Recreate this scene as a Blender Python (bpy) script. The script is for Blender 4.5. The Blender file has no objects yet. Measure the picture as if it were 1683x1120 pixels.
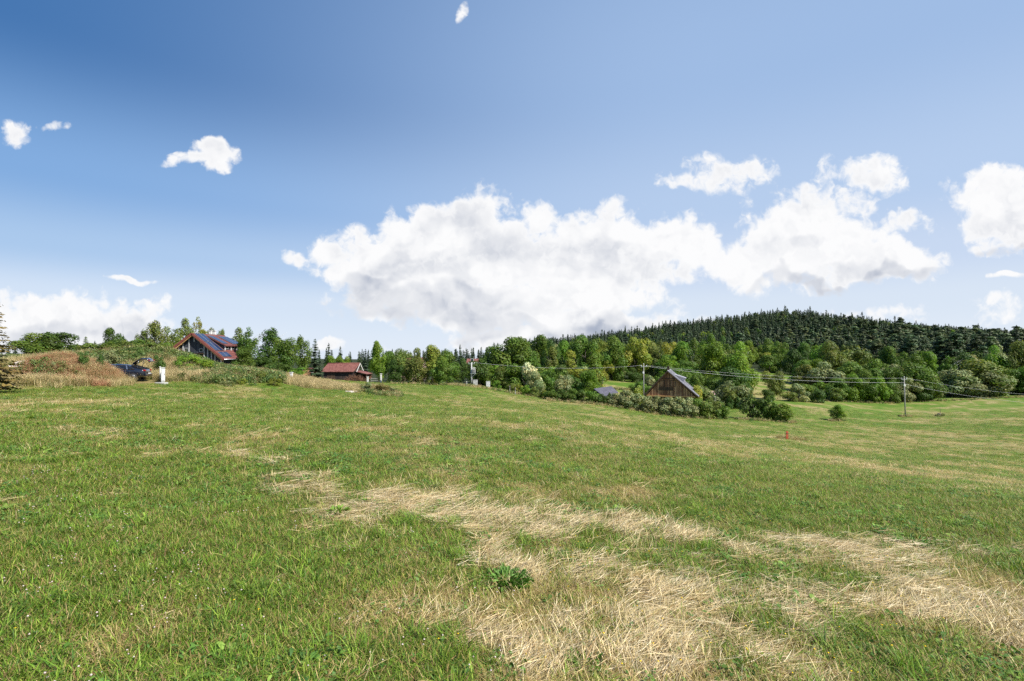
import bpy, math, random
import numpy as np
from mathutils import Vector, Matrix

S = bpy.context.scene
R = math.radians
rng = np.random.default_rng(7)
random.seed(7)

# ------------------------------------------------------------------ camera
FPX, CX, HY, EYE = 841.5, 841.5, 585.0, 1.6      # photo pixels: focal length, centre column, eye level; eye height
cam_d = bpy.data.cameras.new('camera')
cam = bpy.data.objects.new('camera', cam_d)
S.collection.objects.link(cam)
cam.location = (0, 0, EYE)
cam.rotation_euler = (R(90), 0, 0)
cam_d.sensor_width = 36.0
cam_d.lens = 18.0
cam_d.shift_y = (HY - 560.0) / 1683.0
cam_d.clip_start = 0.05
cam_d.clip_end = 20000
S.camera = cam

# ------------------------------------------------------------------ exposure, sun, sky
S.view_settings.view_transform = 'Standard'
S.view_settings.look = 'None'
S.view_settings.exposure = 0.6
S.view_settings.gamma = 1.0
S.cycles.max_bounces = 5
S.cycles.diffuse_bounces = 2
S.cycles.transmission_bounces = 4
S.cycles.transparent_max_bounces = 4
S.cycles.use_denoising = False
S.cycles.caustics_reflective = False
S.cycles.caustics_refractive = False

SUN = Vector((0.80, -0.46, 1.0)).normalized()
sun_el = math.asin(SUN.z)
sun_az = math.atan2(SUN.x, SUN.y)
sd = bpy.data.lights.new('sun', 'SUN')
sd.energy = 5.0
sd.angle = R(0.53)
sd.color = (1.0, 0.955, 0.88)
so = bpy.data.objects.new('sun', sd)
S.collection.objects.link(so)
so.rotation_euler = SUN.to_track_quat('Z', 'Y').to_euler()

world = bpy.data.worlds.new('World')
S.world = world
world.use_nodes = True
world.cycles.sampling_method = 'MANUAL'
world.cycles.sample_map_resolution = 512


class NT:
    """small helper for writing node trees"""
    def __init__(s, tree): s.t = tree; s.n = tree.nodes; s.l = tree.links
    def node(s, typ, **kw):
        n = s.n.new(typ)
        for k, v in kw.items(): setattr(n, k, v)
        return n
    def put(s, sock, v):
        if isinstance(v, bpy.types.NodeSocket): s.l.new(v, sock)
        elif v is not None: sock.default_value = v
    def math(s, op, a, b=None, c=None, clamp=False):
        n = s.node('ShaderNodeMath', operation=op, use_clamp=clamp)
        s.put(n.inputs[0], a); s.put(n.inputs[1], b); s.put(n.inputs[2], c)
        return n.outputs[0]
    def vmath(s, op, a, b=None, c=None, out=0):
        n = s.node('ShaderNodeVectorMath', operation=op)
        s.put(n.inputs[0], a); s.put(n.inputs[1], b); s.put(n.inputs[2], c)
        return n.outputs[out]
    def noise(s, vec, scale, detail=4, rough=0.55, dist=0.0, dims='3D', lac=2.0):
        n = s.node('ShaderNodeTexNoise', noise_dimensions=dims)
        s.put(n.inputs['Vector'], vec)
        n.inputs['Scale'].default_value = scale; n.inputs['Detail'].default_value = detail
        n.inputs['Roughness'].default_value = rough; n.inputs['Distortion'].default_value = dist
        n.inputs['Lacunarity'].default_value = lac
        return n.outputs['Fac']
    def smooth(s, v, a, b, lo=0.0, hi=1.0):
        n = s.node('ShaderNodeMapRange', interpolation_type='SMOOTHSTEP')
        s.put(n.inputs[0], v); n.inputs[1].default_value = a; n.inputs[2].default_value = b
        n.inputs[3].default_value = lo; n.inputs[4].default_value = hi
        return n.outputs[0]
    def mix(s, f, a, b, mode='MIX'):
        n = s.node('ShaderNodeMix', data_type='RGBA', blend_type=mode)
        s.put(n.inputs[0], f)
        s.put(n.inputs[6], a if isinstance(a, bpy.types.NodeSocket) else (*a, 1))
        s.put(n.inputs[7], b if isinstance(b, bpy.types.NodeSocket) else (*b, 1))
        return n.outputs[2]


def build_sky():
    k = NT(world.node_tree); k.n.clear()
    out = k.node('ShaderNodeOutputWorld')
    sky = k.node('ShaderNodeTexSky', sky_type='NISHITA')
    sky.sun_disc = False
    sky.sun_elevation = sun_el
    sky.sun_rotation = sun_az
    sky.altitude = 500; sky.air_density = 1.0; sky.dust_density = 1.1; sky.ozone_density = 2.2
    # a slightly deeper blue, as the camera recorded it
    hs = k.node('ShaderNodeHueSaturation'); hs.inputs['Saturation'].default_value = 1.0
    k.l.new(sky.outputs[0], hs.inputs['Color'])
    tc = k.node('ShaderNodeTexCoord')
    d = tc.outputs['Generated']
    sp = k.node('ShaderNodeSeparateXYZ'); k.l.new(d, sp.inputs[0])
    # the day's own tint: deep blue away from the sun, pale towards it and towards the horizon
    def ramp(stops):
        r = k.node('ShaderNodeValToRGB'); r.color_ramp.interpolation = 'EASE'; k.l.new(sp.outputs[2], r.inputs[0])
        e = r.color_ramp.elements
        for i, (p, c) in enumerate(stops):
            q = e[i] if i < 2 else e.new(p)
            q.position = p; q.color = (*[v * SKYK for v in c], 1)
        return r.outputs[0]
    left = ramp([(.0, (.75, .84, .97)), (.95, (.05, .14, .36)), (.09, (.66, .77, .93)), (.16, (.40, .58, .84)), (.26, (.215, .41, .74)), (.44, (.046, .168, .43))])
    right = ramp([(.0, (.79, .86, .97)), (.95, (.12, .25, .52)), (.09, (.71, .80, .93)), (.16, (.60, .71, .90)), (.26, (.49, .635, .87)), (.46, (.365, .525, .80))])
    hor = k.math('SQRT', k.math('ADD', k.math('MULTIPLY', sp.outputs[0], sp.outputs[0]), k.math('ADD', k.math('MULTIPLY', sp.outputs[1], sp.outputs[1]), 1e-4)))
    az = k.smooth(k.math('DIVIDE', sp.outputs[0], hor), -.85, .38)
    tint = k.mix(az, left, right)
    nish = k.mix(1.0, hs.outputs[0], (.085, .085, .085), 'MULTIPLY')
    bg0 = k.node('ShaderNodeBackground'); k.l.new(k.mix(.93, nish, tint), bg0.inputs[0]); bg0.inputs[1].default_value = 1.0
    y = k.math('MAXIMUM', sp.outputs[1], 0.05)
    cb = k.node('ShaderNodeCombineXYZ')
    k.l.new(k.math('DIVIDE', sp.outputs[0], y), cb.inputs[0])
    k.l.new(k.math('DIVIDE', sp.outputs[2], y), cb.inputs[1])
    P = cb.outputs[0]
    # warp the coordinates so that no ellipse shows through
    w1 = k.node('ShaderNodeTexNoise', noise_dimensions='2D'); k.l.new(P, w1.inputs['Vector']); w1.inputs['Scale'].default_value = 9.0; w1.inputs['Detail'].default_value = 3
    wv = k.vmath('MULTIPLY_ADD', w1.outputs['Color'], (0.085, 0.06, 0.0), (-0.0425, -0.03, 0.0))
    PW = k.vmath('ADD', P, wv)
    E = CLOUDS
    def lobes(vec, items):
        acc = None
        for (px, py, rx, ry, *s) in items:
            if items is CLOUDS and not s and rx < 78:
                if py > 500: s = (.30,); rx *= 1.7; ry *= 1.7
                else: s = (.50,); rx *= 1.32; ry *= 1.34
            cx, cy, ax, ay = (px - CX) / FPX, (HY - py) / FPX, rx / FPX, ry / FPX
            q = k.vmath('MULTIPLY_ADD', vec, (1 / ax, 1 / ay, 0), (-cx / ax, -cy / ay, 0))
            L = k.vmath('DOT_PRODUCT', q, q, out=1)
            v = k.math('SUBTRACT', s[0] if s else 1.0, L)
            acc = v if acc is None else k.math('MAXIMUM', acc, v)
        return k.math('MAXIMUM', acc, -1.2)
    shape = lobes(PW, E)
    # billowy detail
    def billow(vec):
        a = k.noise(vec, 13.0, 7, 0.58, 0.15, '2D', 2.1)
        v = k.node('ShaderNodeTexVoronoi', feature='SMOOTH_F1', voronoi_dimensions='2D'); v.inputs['Scale'].default_value = 22.0
        v.inputs['Detail'].default_value = 2; v.inputs['Roughness'].default_value = .55; v.inputs['Smoothness'].default_value = .35
        k.put(v.inputs['Vector'], vec)
        b = k.math('SUBTRACT', 0.55, v.outputs['Distance'])
        return k.math('ADD', k.math('MULTIPLY_ADD', a, 3.4, -1.7), k.math('MULTIPLY', b, 1.15))
    w2 = k.node('ShaderNodeTexNoise', noise_dimensions='2D'); k.l.new(P, w2.inputs['Vector']); w2.inputs['Scale'].default_value = 40.0; w2.inputs['Detail'].default_value = 4
    P2 = k.vmath('ADD', P, k.vmath('MULTIPLY_ADD', w2.outputs['Color'], (0.018, 0.018, 0), (-0.009, -0.009, 0)))
    n0 = billow(P2)
    off = (0.008, 0.026, 0)
    n1 = billow(k.vmath('ADD', P2, off))
    # flatter, calmer undersides come from the dark lobes
    fine = k.noise(P2, 62.0, 5, .62, .6, '2D')
    D = k.math('ADD', k.math('MULTIPLY_ADD', shape, 2.3, .30), k.math('ADD', n0, k.math('MULTIPLY_ADD', fine, 1.1, -.55)))
    alpha = k.smooth(D, -0.2, 1.15)
    PU = k.vmath('ADD', PW, k.vmath('MULTIPLY_ADD', w1.outputs['Color'], (0, .10, 0), (0, -.05, 0)))
    under = k.smooth(lobes(PU, UNDER), -1.1, 0.9)
    # thickness and relief
    relief = k.smooth(k.math('SUBTRACT', n0, n1), -0.8, 0.6)
    PL = k.vmath('MULTIPLY', P2, (0.8, 1.25, 1))
    lo0 = k.noise(PL, 6.5, 3, 0.5, 0.3, '2D'); lo1 = k.noise(k.vmath('ADD', PL, (0.010, 0.052, 0)), 6.5, 3, 0.5, 0.3, '2D')
    big = k.smooth(k.math('SUBTRACT', lo0, lo1), -0.15, 0.14)
    thick = k.smooth(D, 0.5, 2.6)
    shade = k.math('MULTIPLY', thick, k.math('ADD', k.math('MULTIPLY_ADD', big, -0.42, 0.42), k.math('MULTIPLY_ADD', relief, -0.20, 0.14)))
    shade = k.math('ADD', shade, k.math('MULTIPLY', under, k.math('MULTIPLY_ADD', big, -0.20, 0.50)), clamp=True)
    ccol = k.mix(shade, (0.97, 0.972, 0.98), (0.40, 0.45, 0.56))
    bg1 = k.node('ShaderNodeBackground'); k.l.new(ccol, bg1.inputs[0]); bg1.inputs[1].default_value = 0.665
    # thin milky veil near the horizon, part of the air
    mx = k.node('ShaderNodeMixShader'); k.l.new(alpha, mx.inputs[0]); k.l.new(bg0.outputs[0], mx.inputs[1]); k.l.new(bg1.outputs[0], mx.inputs[2])
    # the part of the sky without these clouds (behind the photographer, the zenith, below the horizon)
    inside = k.math('MULTIPLY', k.math('GREATER_THAN', sp.outputs[1], 0.3),
                    k.math('MULTIPLY', k.math('GREATER_THAN', sp.outputs[2], -0.05), k.math('LESS_THAN', sp.outputs[2], 0.7)))
    m2 = k.node('ShaderNodeMixShader'); k.l.new(inside, m2.inputs[0]); k.l.new(bg0.outputs[0], m2.inputs[1]); k.l.new(mx.outputs[0], m2.inputs[2])
    k.l.new(m2.outputs[0], out.inputs[0])


# clouds as photo columns/rows turned into directions of the sky: centre, half width, half height
SKYK = 1 / 2 ** 0.6
CLOUDS = [
    (800, 430, 225, 95), (660, 478, 125, 56), (770, 505, 130, 48), (600, 455, 80, 50), (650, 435, 130, 78), (980, 425, 190, 82), (1110, 400, 100, 52), (735, 365, 85, 42),
    (800, 342, 52, 40), (868, 360, 42, 40), (1000, 368, 60, 38), (880, 500, 210, 48), (690, 490, 110, 36),
    (487, 430, 30, 15), (1010, 540, 110, 26), (560, 420, 50, 30),
    (1330, 395, 125, 85), (1255, 430, 90, 55), (1440, 425, 105, 45), (1510, 438, 70, 34), (1375, 340, 62, 40),
    (1480, 368, 66, 20), (1190, 288, 76, 38), (1130, 302, 40, 17), (1410, 284, 76, 34), (1452, 304, 44, 22),
    (1665, 335, 112, 66), (1660, 392, 60, 34), (30, 220, 40, 27), (90, 203, 18, 14), (345, 244, 46, 24, .75), (308, 258, 56, 18, .65), (345, 268, 34, 22, .6), (762, 22, 13, 20), (80, 535, 150, 62), (200, 555, 120, 52),
    (258, 512, 42, 22), (213, 464, 44, 6), (535, 573, 40, 7), (556, 568, 20, 7), (670, 580, 50, 10), (1435, 522, 75, 18),
    (1650, 508, 66, 22), (1150, 530, 60, 18), (1665, 457, 45, 5), (60, 590, 190, 50), (900, 560, 170, 26),
]
UNDER = [
    (690, 505, 150, 26), (820, 536, 90, 18), (1020, 548, 80, 18), (600, 478, 50, 14), (1340, 474, 110, 12),
    (1480, 458, 70, 12), (1650, 405, 60, 14, .3),
    (100, 545, 110, 18, .1),
]
build_sky()

# ------------------------------------------------------------------ noise used for placing things
_perm = np.random.default_rng(3).random((256, 256))
def vnoise(x, y):
    x = np.asarray(x, float); y = np.asarray(y, float)
    xi = np.floor(x).astype(int); yi = np.floor(y).astype(int)
    fx = x - xi; fy = y - yi
    fx = fx * fx * (3 - 2 * fx); fy = fy * fy * (3 - 2 * fy)
    g = lambda a, b: _perm[a & 255, b & 255]
    return (g(xi, yi) * (1 - fx) + g(xi + 1, yi) * fx) * (1 - fy) + (g(xi, yi + 1) * (1 - fx) + g(xi + 1, yi + 1) * fx) * fy
def fbm(x, y, o=4):
    s = 0; a = 0.5; t = 0
    for i in range(o):
        s = s + a * vnoise(x * 2 ** i + 17.3 * i, y * 2 ** i - 9.1 * i); t += a; a *= 0.55
    return s / t

# ------------------------------------------------------------------ terrain
CTRL = [  # photo column, photo row, distance of ground seen there
    (0, 640, 30), (220, 632, 42), (440, 642, 45), (650, 640, 70), (690, 632, 95), (560, 626, 150), (370, 606, 85),
    (480, 622, 70), (841, 655, 75), (841, 682, 30), (1000, 668, 78), (800, 637, 93), (768, 634, 94), (862, 649, 87), (1190, 687, 80), (1293, 723, 45), (1375, 692, 85),
    (1490, 685, 103), (1450, 662, 135), (1683, 655, 140), (1683, 700, 75), (1683, 760, 38), (1300, 667, 110),
    (1262, 692, 78), (1100, 675, 95), (1250, 650, 140), (1250, 618, 200), (1450, 633, 200), (1683, 628, 200),
    (1000, 627, 150), (1000, 642, 120), (870, 640, 115), (700, 620, 200), (600, 611, 300), (200, 600, 200), (0, 600, 200),
    (400, 600, 300), (1230, 533, 900), (1000, 567, 800), (1100, 551, 850), (1400, 546, 900), (1500, 552, 860), (1683, 571, 800),
    (1850, 582, 800), (1330, 531, 900), (1230, 578, 500), (1450, 588, 400), (1683, 592, 400), (1000, 592, 430), (850, 594, 500),
    (1230, 600, 320), (1000, 603, 300), (600, 592, 900), (0, 590, 900), (1230, 560, 1500), (1683, 575, 1500), (850, 590, 1500),
    (300, 588, 1500), (1850, 655, 140), (-150, 640, 30), (-150, 600, 200),
]
def near_plane(x, y):
    return -0.045 * y - 0.055 * x - 0.0022 * np.clip(x, 0, 30) * np.clip(y, 0, 30)
def _uv(x, y):
    th = np.clip(np.arctan2(x, np.maximum(y, 1e-3) + 0 * x), -1.1, 1.1)
    return th * 2.5, np.log(np.hypot(x, y) + 4)
_px, _py, _pd = np.array(CTRL, float).T
_X = (_px - CX) / FPX * _pd; _Z = EYE + (HY - _py) / FPX * _pd
_ex = np.array([(t, r) for t in (-1.05, -.7, -.3, 0, .3, .7, 1.05) for r in (1.5, 6., 12.)])
_ex_x = np.sin(_ex[:, 0]) * _ex[:, 1]; _ex_y = np.cos(_ex[:, 0]) * _ex[:, 1]
_U, _V = _uv(np.r_[_X, _ex_x], np.r_[_pd, _ex_y])
_Zs = np.r_[_Z, near_plane(_ex_x, _ex_y)]
def _k(d2): return np.where(d2 > 1e-12, d2 * np.log(np.maximum(d2, 1e-12)), 0)
_n = len(_U)
_A = np.zeros((_n + 3, _n + 3))
_A[:_n, :_n] = _k((_U[:, None] - _U) ** 2 + (_V[:, None] - _V) ** 2) + np.eye(_n) * 0.002
_A[:_n, _n] = 1; _A[:_n, _n + 1] = _U; _A[:_n, _n + 2] = _V; _A[_n:, :_n] = _A[:_n, _n:].T
_W = np.linalg.solve(_A, np.r_[_Zs, 0, 0, 0])
def _tps(x, y):
    u, v = _uv(x, y)
    out = _W[_n] + _W[_n + 1] * u + _W[_n + 2] * v
    for i in range(_n):
        out = out + _W[i] * _k((u - _U[i]) ** 2 + (v - _V[i]) ** 2)
    return out
def W(px, d):          # world x of a photo column at distance d
    return (px - CX) / FPX * d
def ZP(py, d):         # world z of a photo row at distance d
    return EYE + (HY - py) / FPX * d
# overgrown banks round the building plot: column, distance, half sizes, crest row
BANKS = [(190, 62, 9, 7, 583), (255, 60, 6, 5, 581), (296, 62, 4.0, 5, 594), (330, 62, 4.5, 4.5, 612), (410, 52, 4.5, 3.5, 617), (375, 56, 4, 4, 620), (450, 52, 3, 3, 631),
         (615, 56, 2.4, 2, 634), (30, 70, 14, 8, 588), (100, 58, 10, 8, 586)]
def H(x, y):
    x = np.asarray(x, float); y = np.asarray(y, float)
    r = np.hypot(x, y)
    b = np.clip((r - 3) / 18, 0, 1); b = b * b * (3 - 2 * b)
    b = b * np.clip((y + 2) / 8, 0, 1)
    yy = np.maximum(y, 0.02)
    z = near_plane(x, np.maximum(y, -40)) * (1 - b) + _tps(x, yy) * b
    for (px, d, ax, ay, row), base in zip(BANKS, _bank_base):
        g = np.exp(-(((x - W(px, d)) / ax) ** 2 + ((y - d) / ay) ** 2) * 1.0)
        z = z + g * base
    z = z + (fbm(x * .35, y * .35, 3) - .5) * 0.16 * np.clip(r / 12, .25, 1)
    return z
_bank_base = [0] * len(BANKS)
_hs = []
for (px, d, ax, ay, row) in BANKS:
    _hs.append(float(ZP(row, d) - H(W(px, d), d)))
# banks overlap: solve for amplitudes so that each crest lands on its row
_G = np.array([[math.exp(-(((W(p2[0], p2[1]) - W(p[0], p[1])) / p[2]) ** 2 + ((p2[1] - p[1]) / p[3]) ** 2)) for p in BANKS] for p2 in BANKS])
_bank_base = list(np.clip(np.linalg.solve(_G + np.eye(len(BANKS)) * .15, np.array(_hs)), 0, 5))

def ground_hit(px, py):
    """where the sight line of a photo pixel meets the ground"""
    lo = 1.2
    ds = np.geomspace(1.2, 400, 700)
    zz = H(W(px, ds), ds); rr = ZP(py, ds)
    i = np.argmax(zz >= rr)
    return float(W(px, ds[i])), float(ds[i])

def capsules(lines):
    out = []
    for pts, w in lines:
        q = [ground_hit(*p[:2]) for p in pts]
        for (a, b, wa, wb) in zip(q[:-1], q[1:], w[:-1], w[1:]):
            out.append((a, b, wa, wb))
    return out
HAY = capsules([
    ([(390, 745), (520, 800), (640, 840), (760, 850), (900, 850), (1080, 880), (1300, 905), (1500, 908), (1700, 915)], [.3, .6, .9, 1.1, 1.0, .9, .62, .36, .28]),
    ([(820, 925), (950, 945), (1080, 975), (1200, 1010), (1340, 1010), (1500, 1000), (1700, 1020)], [.16, .42, .70, .9, .75, .5, .46]),
    ([(1000, 1090), (1150, 1060), (1330, 1050)], [.2, .4, .5]),
    ([(700, 1040), (900, 1080), (1030, 1090)], [.22, .3, .3]),
    ([(1190, 718), (1290, 719)], [.5, .9]), ([(1640, 1060), (1700, 1050)], [.2, .35]),
])
def hay(x, y):
    x = np.asarray(x, float); y = np.asarray(y, float)
    n = (fbm(x * 2.3 + 5, y * 2.3, 4) - .5)
    best = np.full(x.shape, -1.0)
    for (a, b, wa, wb) in HAY:
        dx, dy = b[0] - a[0], b[1] - a[1]
        t = np.clip(((x - a[0]) * dx + (y - a[1]) * dy) / (dx * dx + dy * dy + 1e-9), 0, 1)
        dist = np.hypot(x - a[0] - t * dx, y - a[1] - t * dy)
        w = wa + (wb - wa) * t
        best = np.maximum(best, 1 - dist / w)
    m = (fbm(x * 5.5 + 9, y * 3.2, 3) - .5) * 2.4 + (fbm(x * .9 + 3, y * .9, 3) - .5) * 2.2
    return np.clip(best * 1.3 + n * 2.1 + m * 1.2 - .24, 0, 1) * (best > -.7)
def dry(x, y):
    """0 lush green ... 1 parched"""
    x = np.asarray(x, float); y = np.asarray(y, float)
    r = np.hypot(x, y)
    a = fbm(x * .10 + 3, y * .10 + 8, 4); b = fbm(x * .55, y * .55 + 4, 4)
    s = fbm((x * .94 + y * .34) * .30, (-x * .34 + y * .94) * .045 + 31, 4)    # long mowing streaks
    c = fbm(x * 2.2 + 7, y * 2.2, 3)
    v = (a - .5) * 1.5 + (b - .5) * 1.3 + (c - .5) * 1.1 + (s - .5) * .6 * np.clip(r / 25, 0, 1) - .15 * np.clip((r - 28) / 40, 0, 1) + .50 + .36 * np.exp(-(r / 11) ** 2)
    v = v + .06 * np.clip(x / 10, -1, 1) + .22 * np.exp(-((x - .2) ** 2 + (y - 3.0) ** 2) / 3)
    v = v - .20 * np.exp(-((x + 1.9) ** 2 + (y - 6.2) ** 2) / 12) - .18 * np.exp(-((x + 4.5) ** 2 + (y - 4.5) ** 2) / 9)
    v = v - .2 * np.exp(-((x - 5) ** 2 / 16 + (y - 5.6) ** 2 / .8)) - .22 * np.exp(-((x + 12) ** 2 + (y - 22) ** 2) / 50)
    v = .5 + (v - .5) * 1.25 + .04
    u_ = x / np.maximum(y, 1) * FPX + CX
    v = v + .34 * ((u_ > 1218) & (u_ < 1305) & (y > 128) & (y < 175)) + .45 * ((u_ > 984) & (u_ < 1048) & (y > 108) & (y < 136))
    return np.clip(v, 0, 1)
# ------------------------------------------------------------------ mesh helpers
def link(o, parent=None):
    S.collection.objects.link(o)
    if parent is not None: o.parent = parent
    return o
def tag(o, label=None, cat=None, group=None, kind=None):
    if label: o['label'] = label
    if cat: o['category'] = cat
    if group: o['group'] = group
    if kind: o['kind'] = kind
    return o
def empty(name, loc, rz=0.0):
    o = bpy.data.objects.new(name, None); link(o)
    o.location = loc; o.rotation_euler = (0, 0, rz); o.empty_display_size = .3
    return o

def mesh_np(name, V, faces_sizes, loops, col=None, mat=None, smooth=False):
    me = bpy.data.meshes.new(name)
    V = np.asarray(V, np.float32); loops = np.asarray(loops, np.int32); fs = np.asarray(faces_sizes, np.int32)
    me.vertices.add(len(V)); me.vertices.foreach_set('co', V.ravel())
    me.loops.add(len(loops)); me.loops.foreach_set('vertex_index', loops)
    me.polygons.add(len(fs))
    me.polygons.foreach_set('loop_start', np.r_[0, np.cumsum(fs)[:-1]].astype(np.int32))
    me.update(calc_edges=True)
    if col is not None:
        a = me.attributes.new('col', 'FLOAT_COLOR', 'POINT')
        c = np.ones((len(V), 4), np.float32); c[:, :3] = col
        a.data.foreach_set('color', c.ravel())
    if smooth: me.polygons.foreach_set('use_smooth', np.ones(len(fs), bool))
    if mat: me.materials.append(mat)
    return me

class MB:
    """collects simple solids into one mesh"""
    def __init__(s): s.v = []; s.f = []; s.sm = []
    def add(s, vs, fs, sm=False):
        o = len(s.v); s.v += [tuple(v) for v in vs]; s.f += [tuple(i + o for i in f) for f in fs]; s.sm += [sm] * len(fs)
        return s
    def box(s, c, size, rz=0.0, rx=0.0, ry=0.0):
        m = Matrix.Translation(c) @ Matrix.Rotation(rz, 4, 'Z') @ Matrix.Rotation(ry, 4, 'Y') @ Matrix.Rotation(rx, 4, 'X')
        hx, hy, hz = (q / 2 for q in size)
        vs = [m @ Vector((a * hx, b * hy, d * hz)) for a in (-1, 1) for b in (-1, 1) for d in (-1, 1)]
        return s.add(vs, [(0, 1, 3, 2), (4, 6, 7, 5), (0, 4, 5, 1), (2, 3, 7, 6), (0, 2, 6, 4), (1, 5, 7, 3)])
    def bar(s, a, b, w, h=None):
        a = Vector(a); b = Vector(b); d = b - a; h = h or w
        q = d.to_track_quat('X', 'Z').to_matrix().to_4x4()
        m = Matrix.Translation((a + b) / 2) @ q
        vs = [m @ Vector((i * d.length / 2, j * w / 2, l * h / 2)) for i in (-1, 1) for j in (-1, 1) for l in (-1, 1)]
        return s.add(vs, [(0, 1, 3, 2), (4, 6, 7, 5), (0, 4, 5, 1), (2, 3, 7, 6), (0, 2, 6, 4), (1, 5, 7, 3)])
    def tube(s, pts, rads, n=8, cap=True):
        pts = [Vector(p) for p in pts]
        if not hasattr(rads, '__len__'): rads = [rads] * len(pts)
        vs = []; fs = []
        up = Vector((0, 0, 1))
        for i, p in enumerate(pts):
            d = (pts[min(i + 1, len(pts) - 1)] - pts[max(i - 1, 0)]).normalized()
            u = d.cross(up if abs(d.z) < .9 else Vector((1, 0, 0))).normalized(); w = d.cross(u)
            for j in range(n):
                a = 2 * math.pi * j / n
                vs.append(p + (u * math.cos(a) + w * math.sin(a)) * rads[i])
        for i in range(len(pts) - 1):
            for j in range(n):
                fs.append((i * n + j, i * n + (j + 1) % n, (i + 1) * n + (j + 1) % n, (i + 1) * n + j))
        if cap: fs += [tuple(range(n))[::-1], tuple((len(pts) - 1) * n + j for j in range(n))]
        return s.add(vs, fs, True)
    def prism(s, poly, ext):
        """a planar polygon pushed along a vector"""
        n = len(poly); e = Vector(ext)
        vs = [Vector(p) for p in poly] + [Vector(p) + e for p in poly]
        fs = [tuple(range(n))[::-1], tuple(range(n, 2 * n))] + [(i, (i + 1) % n, n + (i + 1) % n, n + i) for i in range(n)]
        return s.add(vs, fs)
    def build(s, name, mat, parent=None, bevel=0.0, loc=None):
        me = bpy.data.meshes.new(name); me.from_pydata(s.v, [], s.f)
        me.polygons.foreach_set('use_smooth', s.sm)
        me.materials.append(mat)
        import bmesh
        bm = bmesh.new(); bm.from_mesh(me); bmesh.ops.recalc_face_normals(bm, faces=bm.faces); bm.to_mesh(me); bm.free()
        o = bpy.data.objects.new(name, me); link(o, parent)
        if loc is not None: o.location = loc
        if bevel:
            b = o.modifiers.new('bevel', 'BEVEL'); b.width = bevel; b.segments = 2; b.limit_method = 'ANGLE'
        return o

# ------------------------------------------------------------------ materials
def new_mat(name):
    m = bpy.data.materials.new(name); m.use_nodes = True
    k = NT(m.node_tree); k.n.clear()
    return m, k
def leaf_material(name, tint, trans=.3, hue=.03, val=.3, spec=.25):
    m, k = new_mat(name)
    at = k.node('ShaderNodeAttribute', attribute_name='col')
    c = k.mix(1.0, at.outputs['Color'], tint, 'MULTIPLY')
    oi = k.node('ShaderNodeObjectInfo')
    hs = k.node('ShaderNodeHueSaturation')
    k.put(hs.inputs['Hue'], k.math('MULTIPLY_ADD', oi.outputs['Random'], hue, .5 - hue / 2))
    r2 = k.math('FRACT', k.math('MULTIPLY', oi.outputs['Random'], 17.31))
    k.put(hs.inputs['Value'], k.math('MULTIPLY_ADD', r2, val, 1 - val / 2))
    hs.inputs['Saturation'].default_value = 1.0
    k.l.new(c, hs.inputs['Color']); c = hs.outputs[0]
    p = k.node('ShaderNodeBsdfPrincipled'); k.l.new(c, p.inputs['Base Color'])
    p.inputs['Roughness'].default_value = .55; p.inputs['Specular IOR Level'].default_value = spec
    t = k.node('ShaderNodeBsdfTranslucent')
    tcol = k.mix(1.0, c, (1.25, 1.3, .55), 'MULTIPLY'); k.l.new(tcol, t.inputs[0])
    mx = k.node('ShaderNodeMixShader'); mx.inputs[0].default_value = trans
    k.l.new(p.outputs[0], mx.inputs[1]); k.l.new(t.outputs[0], mx.inputs[2])
    o = k.node('ShaderNodeOutputMaterial'); k.l.new(mx.outputs[0], o.inputs[0])
    return m
def plain(name, c1, c2=None, scale=4.0, rough=.7, metal=0.0, bump=0.0, stretch=(1, 1, 1), detail=5, spec=.4, lo=.35, hi=.65):
    m, k = new_mat(name)
    p = k.node('ShaderNodeBsdfPrincipled')
    p.inputs['Roughness'].default_value = rough; p.inputs['Metallic'].default_value = metal; p.inputs['Specular IOR Level'].default_value = spec
    if c2 is None: p.inputs['Base Color'].default_value = (*c1, 1)
    else:
        tc = k.node('ShaderNodeTexCoord'); v = k.vmath('MULTIPLY', tc.outputs['Object'], stretch)
        f = k.noise(v, scale, detail, .6)
        k.l.new(k.mix(k.smooth(f, lo, hi), c1, c2), p.inputs['Base Color'])
        if bump:
            b = k.node('ShaderNodeBump'); b.inputs['Strength'].default_value = bump; b.inputs['Distance'].default_value = .05
            k.l.new(f, b.inputs['Height']); k.l.new(b.outputs[0], p.inputs['Normal'])
    o = k.node('ShaderNodeOutputMaterial'); k.l.new(p.outputs[0], o.inputs[0])
    return m
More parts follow.
